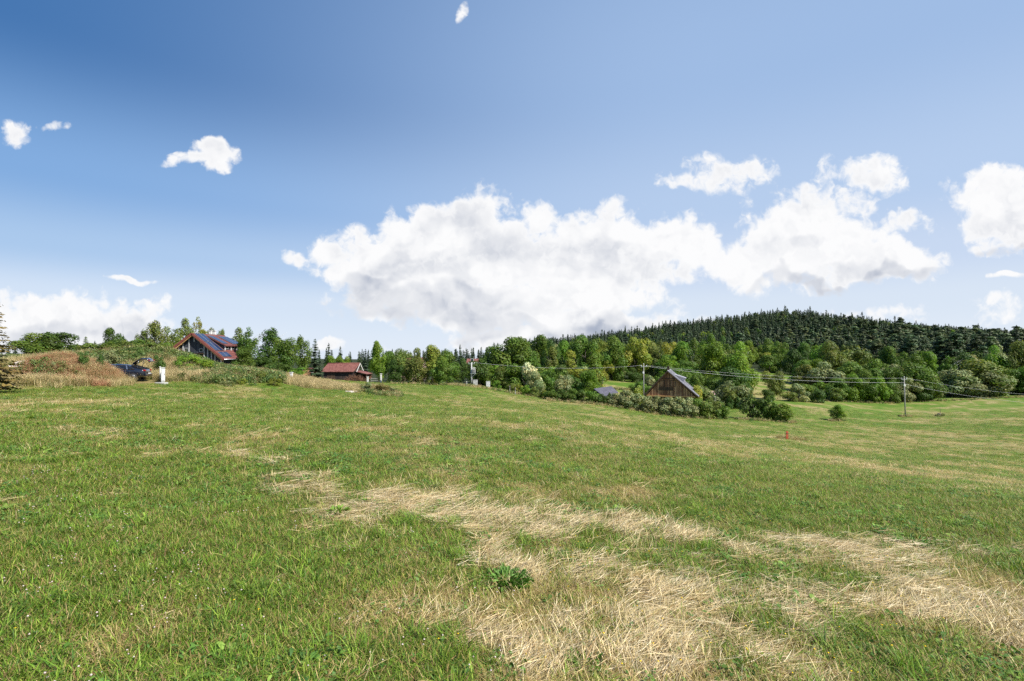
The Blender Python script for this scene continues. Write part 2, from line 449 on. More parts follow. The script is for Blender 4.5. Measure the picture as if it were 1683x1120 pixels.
def boards(name, c1, c2, width=.16, axis=0, dark=(.02, .015, .012), rough=.8):
    """vertical boards: a seam every `width` metres along the axis, grain, each board its own tone"""
    m, k = new_mat(name)
    tc = k.node('ShaderNodeTexCoord'); sp = k.node('ShaderNodeSeparateXYZ'); k.l.new(tc.outputs['Object'], sp.inputs[0])
    u = k.math('DIVIDE', sp.outputs[axis], width)
    idx = k.math('FLOOR', u); fr = k.math('FRACT', u)
    wn = k.node('ShaderNodeTexWhiteNoise', noise_dimensions='1D'); k.l.new(idx, wn.inputs['W'])
    st = [14, 14, 1.2] if axis != 2 else [1.2, 1.2, 14]
    g = k.noise(k.vmath('MULTIPLY', tc.outputs['Object'], tuple(st)), 1.0, 5, .65)
    w = k.noise(tc.outputs['Object'], .9, 4, .6)
    f = k.math('ADD', k.math('MULTIPLY', wn.outputs[0], .55), k.math('ADD', k.math('MULTIPLY', g, .5), k.math('MULTIPLY_ADD', w, .8, -.55)))
    c = k.mix(k.smooth(f, .15, .95), c1, c2)
    seam = k.math('LESS_THAN', fr, .09)
    c = k.mix(seam, c, dark)
    p = k.node('ShaderNodeBsdfPrincipled'); p.inputs['Roughness'].default_value = rough; k.l.new(c, p.inputs['Base Color'])
    o = k.node('ShaderNodeOutputMaterial'); k.l.new(p.outputs[0], o.inputs[0])
    return m
def tiles(name, c1, c2, du=.25, dv=.33, ax=(0, 2), rough=.75, ridge=(.25)):
    m, k = new_mat(name)
    tc = k.node('ShaderNodeTexCoord'); sp = k.node('ShaderNodeSeparateXYZ'); k.l.new(tc.outputs['Object'], sp.inputs[0])
    u = k.math('DIVIDE', sp.outputs[ax[0]], du); v = k.math('DIVIDE', sp.outputs[ax[1]], dv)
    cb = k.node('ShaderNodeCombineXYZ'); k.l.new(k.math('FLOOR', u), cb.inputs[0]); k.l.new(k.math('FLOOR', v), cb.inputs[1])
    wn = k.node('ShaderNodeTexWhiteNoise', noise_dimensions='2D'); k.l.new(cb.outputs[0], wn.inputs['Vector'])
    n = k.noise(tc.outputs['Object'], 1.1, 4, .6)
    f = k.math('ADD', k.math('MULTIPLY', wn.outputs[0], .5), k.math('MULTIPLY', n, .5))
    c = k.mix(k.smooth(f, .2, .8), c1, c2)
    e = k.math('MAXIMUM', k.math('LESS_THAN', k.math('FRACT', v), .16), k.math('LESS_THAN', k.math('FRACT', u), .12))
    c = k.mix(k.math('MULTIPLY', e, .55), c, (c1[0] * .35, c1[1] * .35, c1[2] * .35))
    p = k.node('ShaderNodeBsdfPrincipled'); p.inputs['Roughness'].default_value = rough; k.l.new(c, p.inputs['Base Color'])
    o = k.node('ShaderNodeOutputMaterial'); k.l.new(p.outputs[0], o.inputs[0])
    return m

M = {}
M['leaf'] = leaf_material('leaf_green', (0.103, 0.171, 0.022), .30)
M['leaf_bright'] = leaf_material('leaf_bright_green', (0.152, 0.247, 0.025), .34)
M['leaf_yellow'] = leaf_material('leaf_yellow_green', (0.242, 0.269, 0.039), .34)
M['leaf_dark'] = leaf_material('leaf_dark_green', (0.063, 0.114, 0.017), .22)
M['leaf_olive'] = leaf_material('leaf_olive', (0.143, 0.181, 0.036), .30)
M['leaf_silver'] = leaf_material('leaf_silver', (0.606, 0.617, 0.322), .15)
M['leaf_grey'] = leaf_material('leaf_grey_green', (0.230, 0.257, 0.106), .2)
M['leaf_brown'] = leaf_material('leaf_rusty', (0.182, 0.149, 0.050), .2)
M['spruce'] = leaf_material('spruce_needles', (0.038, 0.063, 0.025), .12, .04, .8, .2)
M['pine'] = leaf_material('pine_needles', (0.065, 0.097, 0.036), .14, .06, .9, .2)
M['larch'] = leaf_material('larch_needles', (.20, .15, .05), .2)
M['bark'] = plain('bark', (.07, .055, .04), (.14, .12, .095), 3, .9, stretch=(3, 3, .6))
M['birch_bark'] = plain('birch_bark', (.5, .48, .44), (.12, .11, .1), 4, .8, stretch=(1, 1, 4), lo=.5, hi=.62)
M['grass'] = leaf_material('grass_blades', (1, 1, 1), .24, .02, .25, .3)
M['straw'] = leaf_material('straw', (1, 1, 1), .12, .015, .25, .2)

def ground_material():
    m, k = new_mat('meadow_ground')
    geo = k.node('ShaderNodeNewGeometry'); P = geo.outputs['Position']
    dr = k.node('ShaderNodeAttribute', attribute_name='dry').outputs['Fac']
    hy = k.node('ShaderNodeAttribute', attribute_name='hay').outputs['Fac']
    zn = k.node('ShaderNodeAttribute', attribute_name='wild').outputs['Fac']
    fo = k.node('ShaderNodeAttribute', attribute_name='forest').outputs['Fac']
    far = k.node('ShaderNodeAttribute', attribute_name='far').outputs['Fac']
    n1 = k.noise(P, 1.9, 6, .68); n2 = k.noise(P, 14.0, 5, .7); n3 = k.noise(P, .22, 5, .62, .4)
    n4 = k.noise(P, 5.0, 4, .75)
    f = k.math('ADD', dr, k.math('MULTIPLY_ADD', n1, .9, -.45))
    f = k.math('ADD', f, k.math('MULTIPLY_ADD', n4, 1.0, -.5))
    f = k.math('ADD', f, k.math('MULTIPLY_ADD', n3, .8, -.4))
    cr = k.node('ShaderNodeValToRGB'); k.l.new(f, cr.inputs[0])
    e = cr.color_ramp.elements
    e[0].position = 0.0; e[0].color = (.090, .168, .018, 1)
    e[1].position = 1.15 if False else 1.0; e[1].color = (.34, .285, .13, 1)
    for p_, c_ in ((.3, (.120, .195, .026)), (.55, (.160, .210, .038)), (.8, (.215, .215, .062))):
        q = e.new(p_); q.color = (*c_, 1)
    c = cr.outputs[0]
    # fine blade-scale mottling
    c = k.mix(k.smooth(n2, .35, .7), k.mix(1.0, c, (.62, .66, .6), 'MULTIPLY'), k.mix(1.0, c, (1.25, 1.22, 1.2), 'MULTIPLY'))
    hh = k.smooth(k.math('ADD', hy, k.math('MULTIPLY_ADD', n4, .8, -.4)), .25, .7)
    c = k.mix(hh, c, k.mix(n2, (.20, .13, .07), (.48, .37, .21)))
    # thin soil and thatch under the blades close by
    near = k.math('SUBTRACT', 1.0, far)
    c = k.mix(k.math('MULTIPLY', near, .75), c, k.mix(k.math('MULTIPLY', n2, .9), (.055, .06, .02), (.17, .13, .065)))
    # rough, unmown plot on the left
    wc = k.mix(k.smooth(n1, .35, .65), (.28, .20, .085), (.10, .13, .035))
    c = k.mix(zn, c, wc)
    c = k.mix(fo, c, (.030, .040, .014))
    p = k.node('ShaderNodeBsdfPrincipled'); k.l.new(c, p.inputs['Base Color']); p.inputs['Roughness'].default_value = .9; p.inputs['Specular IOR Level'].default_value = .15
    b = k.node('ShaderNodeBump'); b.inputs['Strength'].default_value = .55; b.inputs['Distance'].default_value = .12
    n5 = k.noise(P, 9.0, 5, .8)
    k.l.new(n5, b.inputs['Height']); k.l.new(b.outputs[0], p.inputs['Normal'])
    o = k.node('ShaderNodeOutputMaterial'); k.l.new(p.outputs[0], o.inputs[0])
    return m
M['ground'] = ground_material()

def wild(x, y):
    """the unmown plot, banks and verges: 0 meadow, 1 rough growth"""
    x = np.asarray(x, float); y = np.asarray(y, float)
    u = x / np.maximum(y, 1) * FPX + CX
    n = (fbm(x * .4, y * .4 + 40, 3) - .5)
    edge = np.interp(u, [-600, -100, 0, 120, 230, 300, 380, 480, 560, 600, 660, 668, 1800], [31, 31, 31, 33, 41, 47, 46, 50, 53, 52, 50, 300, 900])
    stop = np.interp(u, [-600, 0, 400, 480, 590, 600, 640, 660, 1800], [120, 120, 90, 80, 66, 60, 60, 58, 60])
    a = np.clip((y - edge + n * 5) * .8, 0, 1) * np.clip((stop - y + n * 8) * .4, 0, 1)
    return a * (y > 5)
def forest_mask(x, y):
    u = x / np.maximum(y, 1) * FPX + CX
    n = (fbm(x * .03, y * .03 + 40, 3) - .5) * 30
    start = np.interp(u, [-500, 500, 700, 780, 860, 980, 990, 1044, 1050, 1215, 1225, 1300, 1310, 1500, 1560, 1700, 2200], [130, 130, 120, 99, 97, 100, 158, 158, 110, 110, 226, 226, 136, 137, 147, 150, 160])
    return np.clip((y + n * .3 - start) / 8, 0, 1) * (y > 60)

def build_ground():
    th = np.concatenate([np.arange(-180, -64, 4.0), np.arange(-64, 64, .36), np.arange(64, 180, 4.0)]) * math.pi / 180
    rr = [0.35]
    while rr[-1] < 9000: rr.append(rr[-1] * (1.018 if rr[-1] < 300 else 1.05) + .01)
    rr = np.array(rr)
    T, Q = np.meshgrid(th, rr)
    X = np.sin(T) * Q; Y = np.cos(T) * Q
    Xf = X.ravel(); Yf = Y.ravel()
    Z = H(np.clip(Xf, -2500, 2500), np.clip(Yf, -200, 1700))
    Z = np.where(Yf > 1700, Z - (Yf - 1700) * .02, Z)
    Z = np.where(Yf < -40, np.clip(Z, -8, 6), Z)
    nT = len(th); nR = len(rr)
    V = np.stack([Xf, Yf, Z], 1)
    i = np.arange(nR - 1)[:, None]; j = np.arange(nT)[None, :]; j2 = (j + 1) % nT
    F = np.stack([i * nT + j, i * nT + j2, (i + 1) * nT + j2, (i + 1) * nT + j], -1).reshape(-1, 4)
    V = np.vstack([V, [[0, 0, float(H(0, 0))]]]); c = len(V) - 1
    fan = np.stack([np.full(nT, c), (np.arange(nT) + 1) % nT, np.arange(nT)], 1)
    me = mesh_np('ground', V, np.r_[np.full(len(F), 4), np.full(nT, 3)], np.r_[F[:, ::-1].ravel(), fan[:, ::-1].ravel()], None, M['ground'], True)
    x, y = V[:, 0], V[:, 1]; r = np.hypot(x, y)
    for nm, val in (('dry', dry(x, y)), ('hay', hay(x, y)), ('wild', wild(x, y)), ('forest', forest_mask(x, y)), ('far', np.clip((r - 5) / 30, 0, 1) ** .7)):
        a = me.attributes.new(nm, 'FLOAT', 'POINT'); a.data.foreach_set('value', np.asarray(val, np.float32))
    o = link(bpy.data.objects.new('ground', me))
    tag(o, 'sloping mown meadow with green and parched patches', 'ground', kind='structure')
build_ground()

# ------------------------------------------------------------------ leaves and trees
def quads(C, N, size, aspect=1.0, rg=None, col=None, along=None):
    """leaf faces: centres, normals, sizes -> vertices, loops, colours"""
    rg = rg or rng
    n = len(C)
    N = N / (np.linalg.norm(N, axis=1, keepdims=True) + 1e-9)
    a = along if along is not None else rg.normal(size=(n, 3))
    U = a - (a * N).sum(1, keepdims=True) * N; U /= (np.linalg.norm(U, axis=1, keepdims=True) + 1e-9)
    Vv = np.cross(N, U)
    s = np.asarray(size).reshape(-1, 1) * .5
    # a pointed leaf-cluster outline rather than a square
    P = np.stack([C - U * s * aspect, C + Vv * s * .8 - U * s * .1, C + U * s * aspect, C - Vv * s * .8 + U * s * .15], 1)
    return P.reshape(-1, 3), np.arange(4 * n), (np.repeat(col, 4, axis=0) if col is not None else None)

def tone(n, rg, lo=.7, hi=1.35, hue=.12):
    v = rg.uniform(lo, hi, (n, 1)); h = rg.normal(0, hue, (n, 1))
    return np.clip(np.hstack([v * (1 + h), v, v * (1 - h * .5)]), .1, 3)

def crown_mesh(name, kind, seed, n, leaf, mat, far=False):
    rg = np.random.default_rng(seed)
    if kind in ('broad', 'bush', 'low', 'birch', 'cone'):
        # (radius of crown, base height, top, number of lumps)
        Rr, zb, zt, nl, lr = {'broad': (4.0, 1.3, 10.0, 26, .34), 'bush': (1.5, .0, 3.0, 16, .38), 'low': (4.0, .0, 9.0, 24, .36),
                              'birch': (2.3, 1.6, 10.0, 40, .30), 'cone': (2.6, .8, 10.0, 34, .34)}[kind]
        hz = (zt - zb) / 2; zc = zb + hz
        L = []
        for i in range(nl):
            while True:
                p = rg.uniform(-1, 1, 3)
                q = np.linalg.norm(p)
                if q < 1 and q > .35: break
            r = Rr * lr * rg.uniform(.65, 1.25)
            zz = p[2]
            env = 1.0
            if kind == 'birch': env = .55 + .55 * math.cos((zz + .15) * 1.5)
            if kind == 'cone': env = 1.25 - .75 * (zz + 1) / 2 - .15
            if kind in ('low', 'bush'): env = 1.05 - .35 * max(zz, 0)
            x, y = p[0] * env * (Rr - r * .5), p[1] * env * (Rr - r * .5)
            L.append((x, y, zc + zz * (hz - r * .55), r))
        L = np.array(L)
        w = L[:, 3] ** 2; w /= w.sum()
        idx = rg.choice(nl, n, p=w)
        d = rg.normal(size=(n, 3)); d /= np.linalg.norm(d, axis=1, keepdims=True)
        low = (d[:, 2] < -.2) & (rg.random(n) < .5); d[low, 2] *= -1
        rad = L[idx, 3] * (1.08 - .5 * rg.random(n) ** 2.2 + .10 * (rg.random(n) > .93))
        stretch = np.array([1, 1, 1.25 if kind == 'birch' else .85])
        C = L[idx, :3] + d * rad[:, None] * stretch
        if kind == 'birch':
            C[:, 2] -= rg.random(n) ** 3 * .9
        C[:, 2] = np.maximum(C[:, 2], .05)
        # away from other lumps' middles
        N = d * 1.0 + rg.normal(size=(n, 3)) * .30 + np.array([0, 0, .12])
        lt = tone(nl, rg, .82, 1.2, .07)[idx]
        col = lt * tone(n, rg, .7, 1.3, .10)
        sz = leaf * rg.uniform(.6, 1.3, n)
        fx = Rr / np.percentile(np.hypot(C[:, 0], C[:, 1]), 97); C[:, :2] *= fx
        top_ = np.percentile(C[:, 2], 99.3); bot_ = np.percentile(C[:, 2], 1.5)
        C[:, 2] = np.maximum(zb + (C[:, 2] - bot_) * (zt - zb) / (top_ - bot_), .03)
        V, lo, cc = quads(C, N, sz, 1.2, rg, col)
    elif kind in ('spruce', 'larch'):
        Hh, Rr = 18.0, 3.3
        lev = 30 if not far else 20
        fineL = kind == 'larch'
        if fineL: lev = 46
        Cs, Ns, Us, Ss, Cl = [], [], [], [], []
        for i in range(lev):
            t = (i + rg.uniform(-.3, .3)) / lev
            t = min(max(t, 0), .985)
            z = Hh * (.06 + .94 * t)
            ln = Rr * (1 - t) ** .8 * rg.uniform(.8, 1.12) + .25
            nb = int(11 - 5 * t) if not far else int(9 - 4 * t)
            for b in range(nb):
                a = rg.uniform(0, 2 * math.pi); l2 = ln * rg.uniform(.7, 1.15)
                dirv = np.array([math.cos(a), math.sin(a), 0])
                m_ = max(2, int(l2 / (.14 if fineL else .42 if not far else .9)) + 1)
                bt = tone(1, rg, .75, 1.25, .08)[0]
                for q in range(m_):
                    s = (q + .6) / m_
                    drop = -.38 * l2 * s + .16 * l2 * s * s * 1.4
                    c = dirv * l2 * s + np.array([rg.normal(0, .05), rg.normal(0, .05), z + drop + rg.normal(0, .06)])
                    for side in ((-1, 1) if not far else (0,)):
                        pr = np.array([-dirv[1], dirv[0], 0]) * side
                        cc_ = c + pr * (.07 if fineL else .22)
                        Cs.append(cc_); Us.append(dirv + pr * .7 + np.array([0, 0, -.25]))
                        Ns.append(np.array([dirv[0] * .75, dirv[1] * .75, .6]) + rg.normal(0, .2, 3))
                        Ss.append((.32 if fineL else .66 if not far else 1.5) * (1.12 - .5 * t) * rg.uniform(.7, 1.2)); Cl.append(bt * rg.uniform(.75, 1.25))
            Cs.append(np.array([0, 0, z])); Us.append(np.array([0, 0, 1.])); Ns.append(np.array([rg.normal(), rg.normal(), .1])); Ss.append(.7 * (1 - t) + .3); Cl.append(np.ones(3) * .7)
        Cs.append(np.array([0, 0, Hh * .985])); Us.append(np.array([0, 0, 1.])); Ns.append(np.array([0, -1., 0])); Ss.append(.9); Cl.append(np.ones(3))
        C = np.array(Cs); col = np.array(Cl)
        if kind == 'larch':
            keep = rg.random(len(C)) < 1.0; C = C[keep]; col = col[keep]; Ns = [x for x, q in zip(Ns, keep) if q]; Us = [x for x, q in zip(Us, keep) if q]; Ss = [x for x, q in zip(Ss, keep) if q]
        V, lo, cc = quads(C, np.array(Ns), np.array(Ss), 1.0 if far else 1.25, rg, col, np.array(Us))
    elif kind == 'pine':
        Hh = 18.0
        nl = 20
        L = []
        for i in range(nl):
            t = rg.random() ** .8
            z = Hh * (.26 + .70 * t); rad = 3.2 * (1.05 - t * .75)
            a = rg.uniform(0, 6.283); rr_ = rad * rg.uniform(.1, .85)
            L.append((math.cos(a) * rr_, math.sin(a) * rr_, z, rg.uniform(.9, 1.5) * (1.1 - .35 * t)))
        L.append((0, 0, Hh * .95, .9)); nl += 1
        L = np.array(L)
        idx = rg.integers(0, nl, n); d = rg.normal(size=(n, 3)); d /= np.linalg.norm(d, axis=1, keepdims=True)
        d[:, 2] = np.where((d[:, 2] < -.1) & (rg.random(n) < .6), -d[:, 2], d[:, 2])
        C = L[idx, :3] + d * L[idx, 3][:, None] * np.array([1.15, 1.15, .62]) * rg.uniform(.6, 1.1, (n, 1))
        N = d + rg.normal(size=(n, 3)) * .28 + np.array([0, 0, .3])
        col = tone(nl, rg, .8, 1.2, .08)[idx] * tone(n, rg, .75, 1.25, .08)
        V, lo, cc = quads(C, N, leaf * rg.uniform(.6, 1.3, n), 1.1, rg, col)
    nq = len(V) // 4
    return mesh_np(name, V, np.full(nq, 4), lo, cc, mat)

def trunk_mesh(name, kind, seed, mat):
    rg = random.Random(seed); m = MB()
    if kind in ('spruce', 'pine', 'larch'):
        pts = [(0, 0, -.3), (0, 0, 6), (.06, .03, 12), (0, 0, 17.6)]
        m.tube(pts, [.24, .17, .11, .02], 7)
        for i in range(7 if kind == 'pine' else 5):
            a = rg.uniform(0, 6.28); z = rg.uniform(6, 14) if kind == 'pine' else rg.uniform(2, 9)
            l = 1.9 if kind == 'pine' else 1.6
            m.tube([(0, 0, z), (math.cos(a) * l, math.sin(a) * l, z + (.6 if kind == 'pine' else -.35))], [.07, .02], 5)
    else:
        top = {'broad': 7.0, 'low': 6, 'bush': 2.0, 'birch': 9, 'cone': 8}[kind]; r = {'bush': .06, 'birch': .12}.get(kind, .24)
        n = 4 if kind == 'bush' else 1
        for q in range(n):
            ox, oy = (rg.uniform(-.3, .3), rg.uniform(-.3, .3)) if n > 1 else (0, 0)
            lx, ly = rg.uniform(-.3, .3) * (2 if n > 1 else 1), rg.uniform(-.3, .3)
            m.tube([(ox * .5, oy * .5, -.3), (ox + lx * .4, oy, top * .3), (ox + lx, oy + ly, top * .65), (ox + lx * 1.3, oy + ly, top)], [r, r * .8, r * .5, r * .15], 7)
            for i in range(3 if n > 1 else 9):
                a = rg.uniform(0, 6.28); z = top * rg.uniform(.28, .8); l = top * rg.uniform(.2, .38)
                m.tube([(ox + lx * z / top, oy, z), (ox + math.cos(a) * l * .5, oy + math.sin(a) * l * .5, z + l * .35), (ox + math.cos(a) * l, oy + math.sin(a) * l, z + l * .8)], [r * .45, r * .3, r * .08], 5)
    me = bpy.data.meshes.new(name); me.from_pydata(m.v, [], m.f); me.polygons.foreach_set('use_smooth', m.sm); me.materials.append(mat)
    return me

KINDS_T = {'broad': (8.0, 10.0), 'low': (8.0, 9.0), 'bush': (3.0, 3.0), 'birch': (4.6, 10.0), 'cone': (5.2, 10.0), 'spruce': (6.6, 18.0), 'pine': (6.4, 18.0), 'larch': (6.6, 18.0)}
PROTO = {}
def protos(kind, count, n, leaf, trunk_mat, key=None, far=False, seed=0):
    L = []
    for i in range(count):
        cm = crown_mesh(kind + '_crown', kind, seed + 31 * i + 5, n, leaf, M['leaf'], far)
        tm = trunk_mesh(kind + '_trunk', kind, seed + i, trunk_mat)
        L.append((cm, tm))
    PROTO[key or kind] = (kind, L)
protos('broad', 6, 7600, .33, M['bark'])
protos('low', 6, 7600, .33, M['bark'], seed=200)
protos('bush', 5, 2800, .18, M['bark'], seed=300)
protos('birch', 4, 4200, .28, M['birch_bark'], seed=400)
protos('cone', 4, 4400, .31, M['bark'], seed=500)
protos('spruce', 4, 0, 0, M['bark'], seed=600)
protos('pine', 4, 1900, .50, M['bark'], seed=700)
protos('larch', 1, 0, 0, M['bark'], seed=800)
protos('spruce', 3, 0, 0, M['bark'], key='far_spruce', far=True, seed=900)
protos('pine', 5, 1000, .85, M['bark'], key='far_pine', far=True, seed=950)

TNAME = {'broad': 'broadleaf_tree', 'low': 'broadleaf_tree', 'bush': 'bush', 'birch': 'birch_tree', 'cone': 'young_tree', 'spruce': 'spruce_tree', 'pine': 'pine_tree', 'larch': 'larch_tree'}
_cnt = {}
def plant(key, x, y, height, width, mat, label, group=None, cat=None, name=None, zbase=None, sink=.05):
    kind, L = PROTO[key]
    i = _cnt.get(key, 0); _cnt[key] = i + 1
    cm, tm = L[i % len(L)]
    w0, h0 = KINDS_T[kind]
    z = float(H(x, y)) if zbase is None else zbase
    root = empty(name or TNAME[kind], (x, y, z - sink), rng.uniform(0, 6.28))
    root.scale = (width / w0, width / w0, height / h0)
    tag(root, label, cat or ('bush' if kind == 'bush' else 'tree'), group)
    c = link(bpy.data.objects.new('crown', cm), root)
    c.material_slots[0].link = 'OBJECT'; c.material_slots[0].material = M[mat]
    link(bpy.data.objects.new('trunk', tm), root)
    return root
def tree_at(key, px, d, top, wpx, mat, label, group=None, **kw):
    x = W(px, d); z = float(H(x, d))
    h = ZP(top, d) - z
    return plant(key, x, d, max(h, .4), wpx / FPX * d, mat, label, group, **kw)
# ------------------------------------------------------------------ scattered stuff (grass, straw, weeds, far woods)
def proto_collection(name, meshes):
    col = bpy.data.collections.new(name)          # never linked to the scene: only a palette for the scatter
    for i, me in enumerate(meshes):
        o = bpy.data.objects.new('%s_%02d' % (name, i), me); col.objects.link(o)
    return col
def scatter(name, P, rot, scl, idx, coll, label, cat):
    P = np.asarray(P, np.float32); n = len(P)
    me = bpy.data.meshes.new(name); me.vertices.add(n); me.vertices.foreach_set('co', P.ravel())
    a = me.attributes.new('rot', 'FLOAT_VECTOR', 'POINT'); a.data.foreach_set('vector', np.asarray(rot, np.float32).ravel())
    a = me.attributes.new('scl', 'FLOAT_VECTOR', 'POINT')
    scl = np.asarray(scl, np.float32)
    if scl.ndim == 1: scl = np.repeat(scl[:, None], 3, 1)
    a.data.foreach_set('vector', scl.ravel())
    a = me.attributes.new('idx', 'INT', 'POINT'); a.data.foreach_set('value', np.asarray(idx, np.int32))
    o = link(bpy.data.objects.new(name, me)); tag(o, label, cat, kind='stuff')
    g = bpy.data.node_groups.new(name, 'GeometryNodeTree')
    g.interface.new_socket('Geometry', in_out='INPUT', socket_type='NodeSocketGeometry')
    g.interface.new_socket('Geometry', in_out='OUTPUT', socket_type='NodeSocketGeometry')
    N = g.nodes; Lk = g.links
    gi = N.new('NodeGroupInput'); go = N.new('NodeGroupOutput')
    ci = N.new('GeometryNodeCollectionInfo'); ci.inputs['Collection'].default_value = coll
    ci.inputs['Separate Children'].default_value = True; ci.inputs['Reset Children'].default_value = True
    ip = N.new('GeometryNodeInstanceOnPoints'); ip.inputs['Pick Instance'].default_value = True
    def na(nm, t):
        q = N.new('GeometryNodeInputNamedAttribute'); q.data_type = t; q.inputs['Name'].default_value = nm
        return q.outputs['Attribute']
    Lk.new(gi.outputs[0], ip.inputs['Points']); Lk.new(ci.outputs[0], ip.inputs['Instance'])
    Lk.new(na('idx', 'INT'), ip.inputs['Instance Index']); Lk.new(na('rot', 'FLOAT_VECTOR'), ip.inputs['Rotation']); Lk.new(na('scl', 'FLOAT_VECTOR'), ip.inputs['Scale'])
    Lk.new(ip.outputs[0], go.inputs[0])
    md = o.modifiers.new('scatter', 'NODES'); md.node_group = g
    return o

def blade_mesh(name, seed, n, rad, ln, wd, lean, cols, mat, flat=False, base=(0, .02), mixw=None, curl=.5, spread=None, heads=None):
    """a clump of blades: bent tapering strips; cols = list of (r,g,b); flat = strands lying on the ground"""
    rg = np.random.default_rng(seed)
    r = rad * np.sqrt(rg.random(n)); a = rg.uniform(0, 2 * math.pi, n)
    B = np.stack([r * np.cos(a), r * np.sin(a), rg.uniform(*base, n)], 1)
    az = rg.uniform(0, 2 * math.pi, n) if spread is None else rg.normal(0, spread, n)
    l = rg.uniform(*ln, n)
    th = rg.uniform(*lean, n)                      # angle from the vertical
    D = np.stack([np.cos(az) * np.sin(th), np.sin(az) * np.sin(th), np.cos(th)], 1)
    cu = rg.uniform(.2, 1, n)[:, None] * curl
    bend = np.stack([np.cos(az), np.sin(az), -np.ones(n) * (.6 if not flat else .15)], 1) * cu
    side = np.stack([-np.sin(az), np.cos(az), np.zeros(n)], 1)
    if flat:
        s2 = rg.normal(size=(n, 3)) * .6 + side; side = s2 / np.linalg.norm(s2, axis=1, keepdims=True)
        bend = bend * .3 + np.stack([-np.sin(az), np.cos(az), np.zeros(n)], 1) * rg.normal(0, .22, (n, 1))
        B = B - D * l[:, None] * .5; B[:, 2] = np.abs(B[:, 2]) * .6 + base[0]
    w = rg.uniform(*wd, n)[:, None]
    ts = (0, .4, .75, 1.0); ws = (.8, 1, .7, 0)
    rows = []
    for t, q in zip(ts, ws):
        c = B + D * (l * t)[:, None] + bend * (l * t * t)[:, None]
        if q > 0: rows += [c - side * w * q * .5, c + side * w * q * .5]
        else: rows += [c]
    V = np.stack(rows, 1)                          # n,7,3
    cols = np.array(cols); ci = rg.choice(len(cols), n, p=mixw)
    c0 = cols[ci] * (rg.uniform(.55, 1.45, (n, 1)) if not flat else rg.uniform(.6, 1.3, (n, 1)))
    cc = np.repeat(c0[:, None], 7, 1)
    off = (np.arange(n) * 7)[:, None]
    loops = np.concatenate([off + np.array([0, 1, 3, 2]), off + np.array([2, 3, 5, 4]), off + np.array([4, 5, 6])], 1)
    sizes = np.tile([4, 4, 3], n)
    V = V.reshape(-1, 3); C = cc.reshape(-1, 3); L = loops.ravel()
    if heads:                                       # seed heads / flowers as little spindles at the tips
        hn, hs, hc, hst = heads
        pick = rg.choice(n, hn, replace=False)
        tip = (B + D * l[:, None] + bend * l[:, None])[pick]
        for p in tip:
            d = np.array([0, 0, 1.0]); ux = np.array([1, 0, 0]) * hs; uy = np.array([0, 1, 0]) * hs
            v = np.array([p - d * hs * hst, p + ux, p + uy, p - ux, p - uy, p + d * hs * hst]); o = len(V)
            V = np.vstack([V, v]); C = np.vstack([C, np.repeat([hc], 6, 0) * rg.uniform(.85, 1.15)])
            f = [(0, 2, 1), (0, 3, 2), (0, 4, 3), (0, 1, 4), (5, 1, 2), (5, 2, 3), (5, 3, 4), (5, 4, 1)]
            L = np.r_[L, (np.array(f) + o).ravel()]; sizes = np.r_[sizes, [3] * 8]
    return mesh_np(name, V, sizes, L, C, mat)

G1, G2, G3, G4 = (.140, .242, .020), (.066, .150, .014), (.205, .295, .034), (.28, .32, .065)
T1, T2, T3, T4 = (.46, .355, .150), (.31, .20, .085), (.64, .505, .275), (.33, .28, .075)
def lf(name, seed, n, size, col, mat, h=.05):
    """clover / herb clump: small rounded leaves at all angles"""
    rg = np.random.default_rng(seed)
    r = .11 * np.sqrt(rg.random(n)); a = rg.uniform(0, 6.28, n)
    C = np.stack([r * np.cos(a), r * np.sin(a), rg.uniform(.01, h, n)], 1)
    N = rg.normal(size=(n, 3)) * .5 + np.array([0, 0, 1])
    V, lo, cc = quads(C, N, size * rg.uniform(.6, 1.3, n), 1.3, rg, np.array(col) * tone(n, rg, .75, 1.3, .08))
    return mesh_np(name, V, np.full(n, 4), lo, cc, mat)

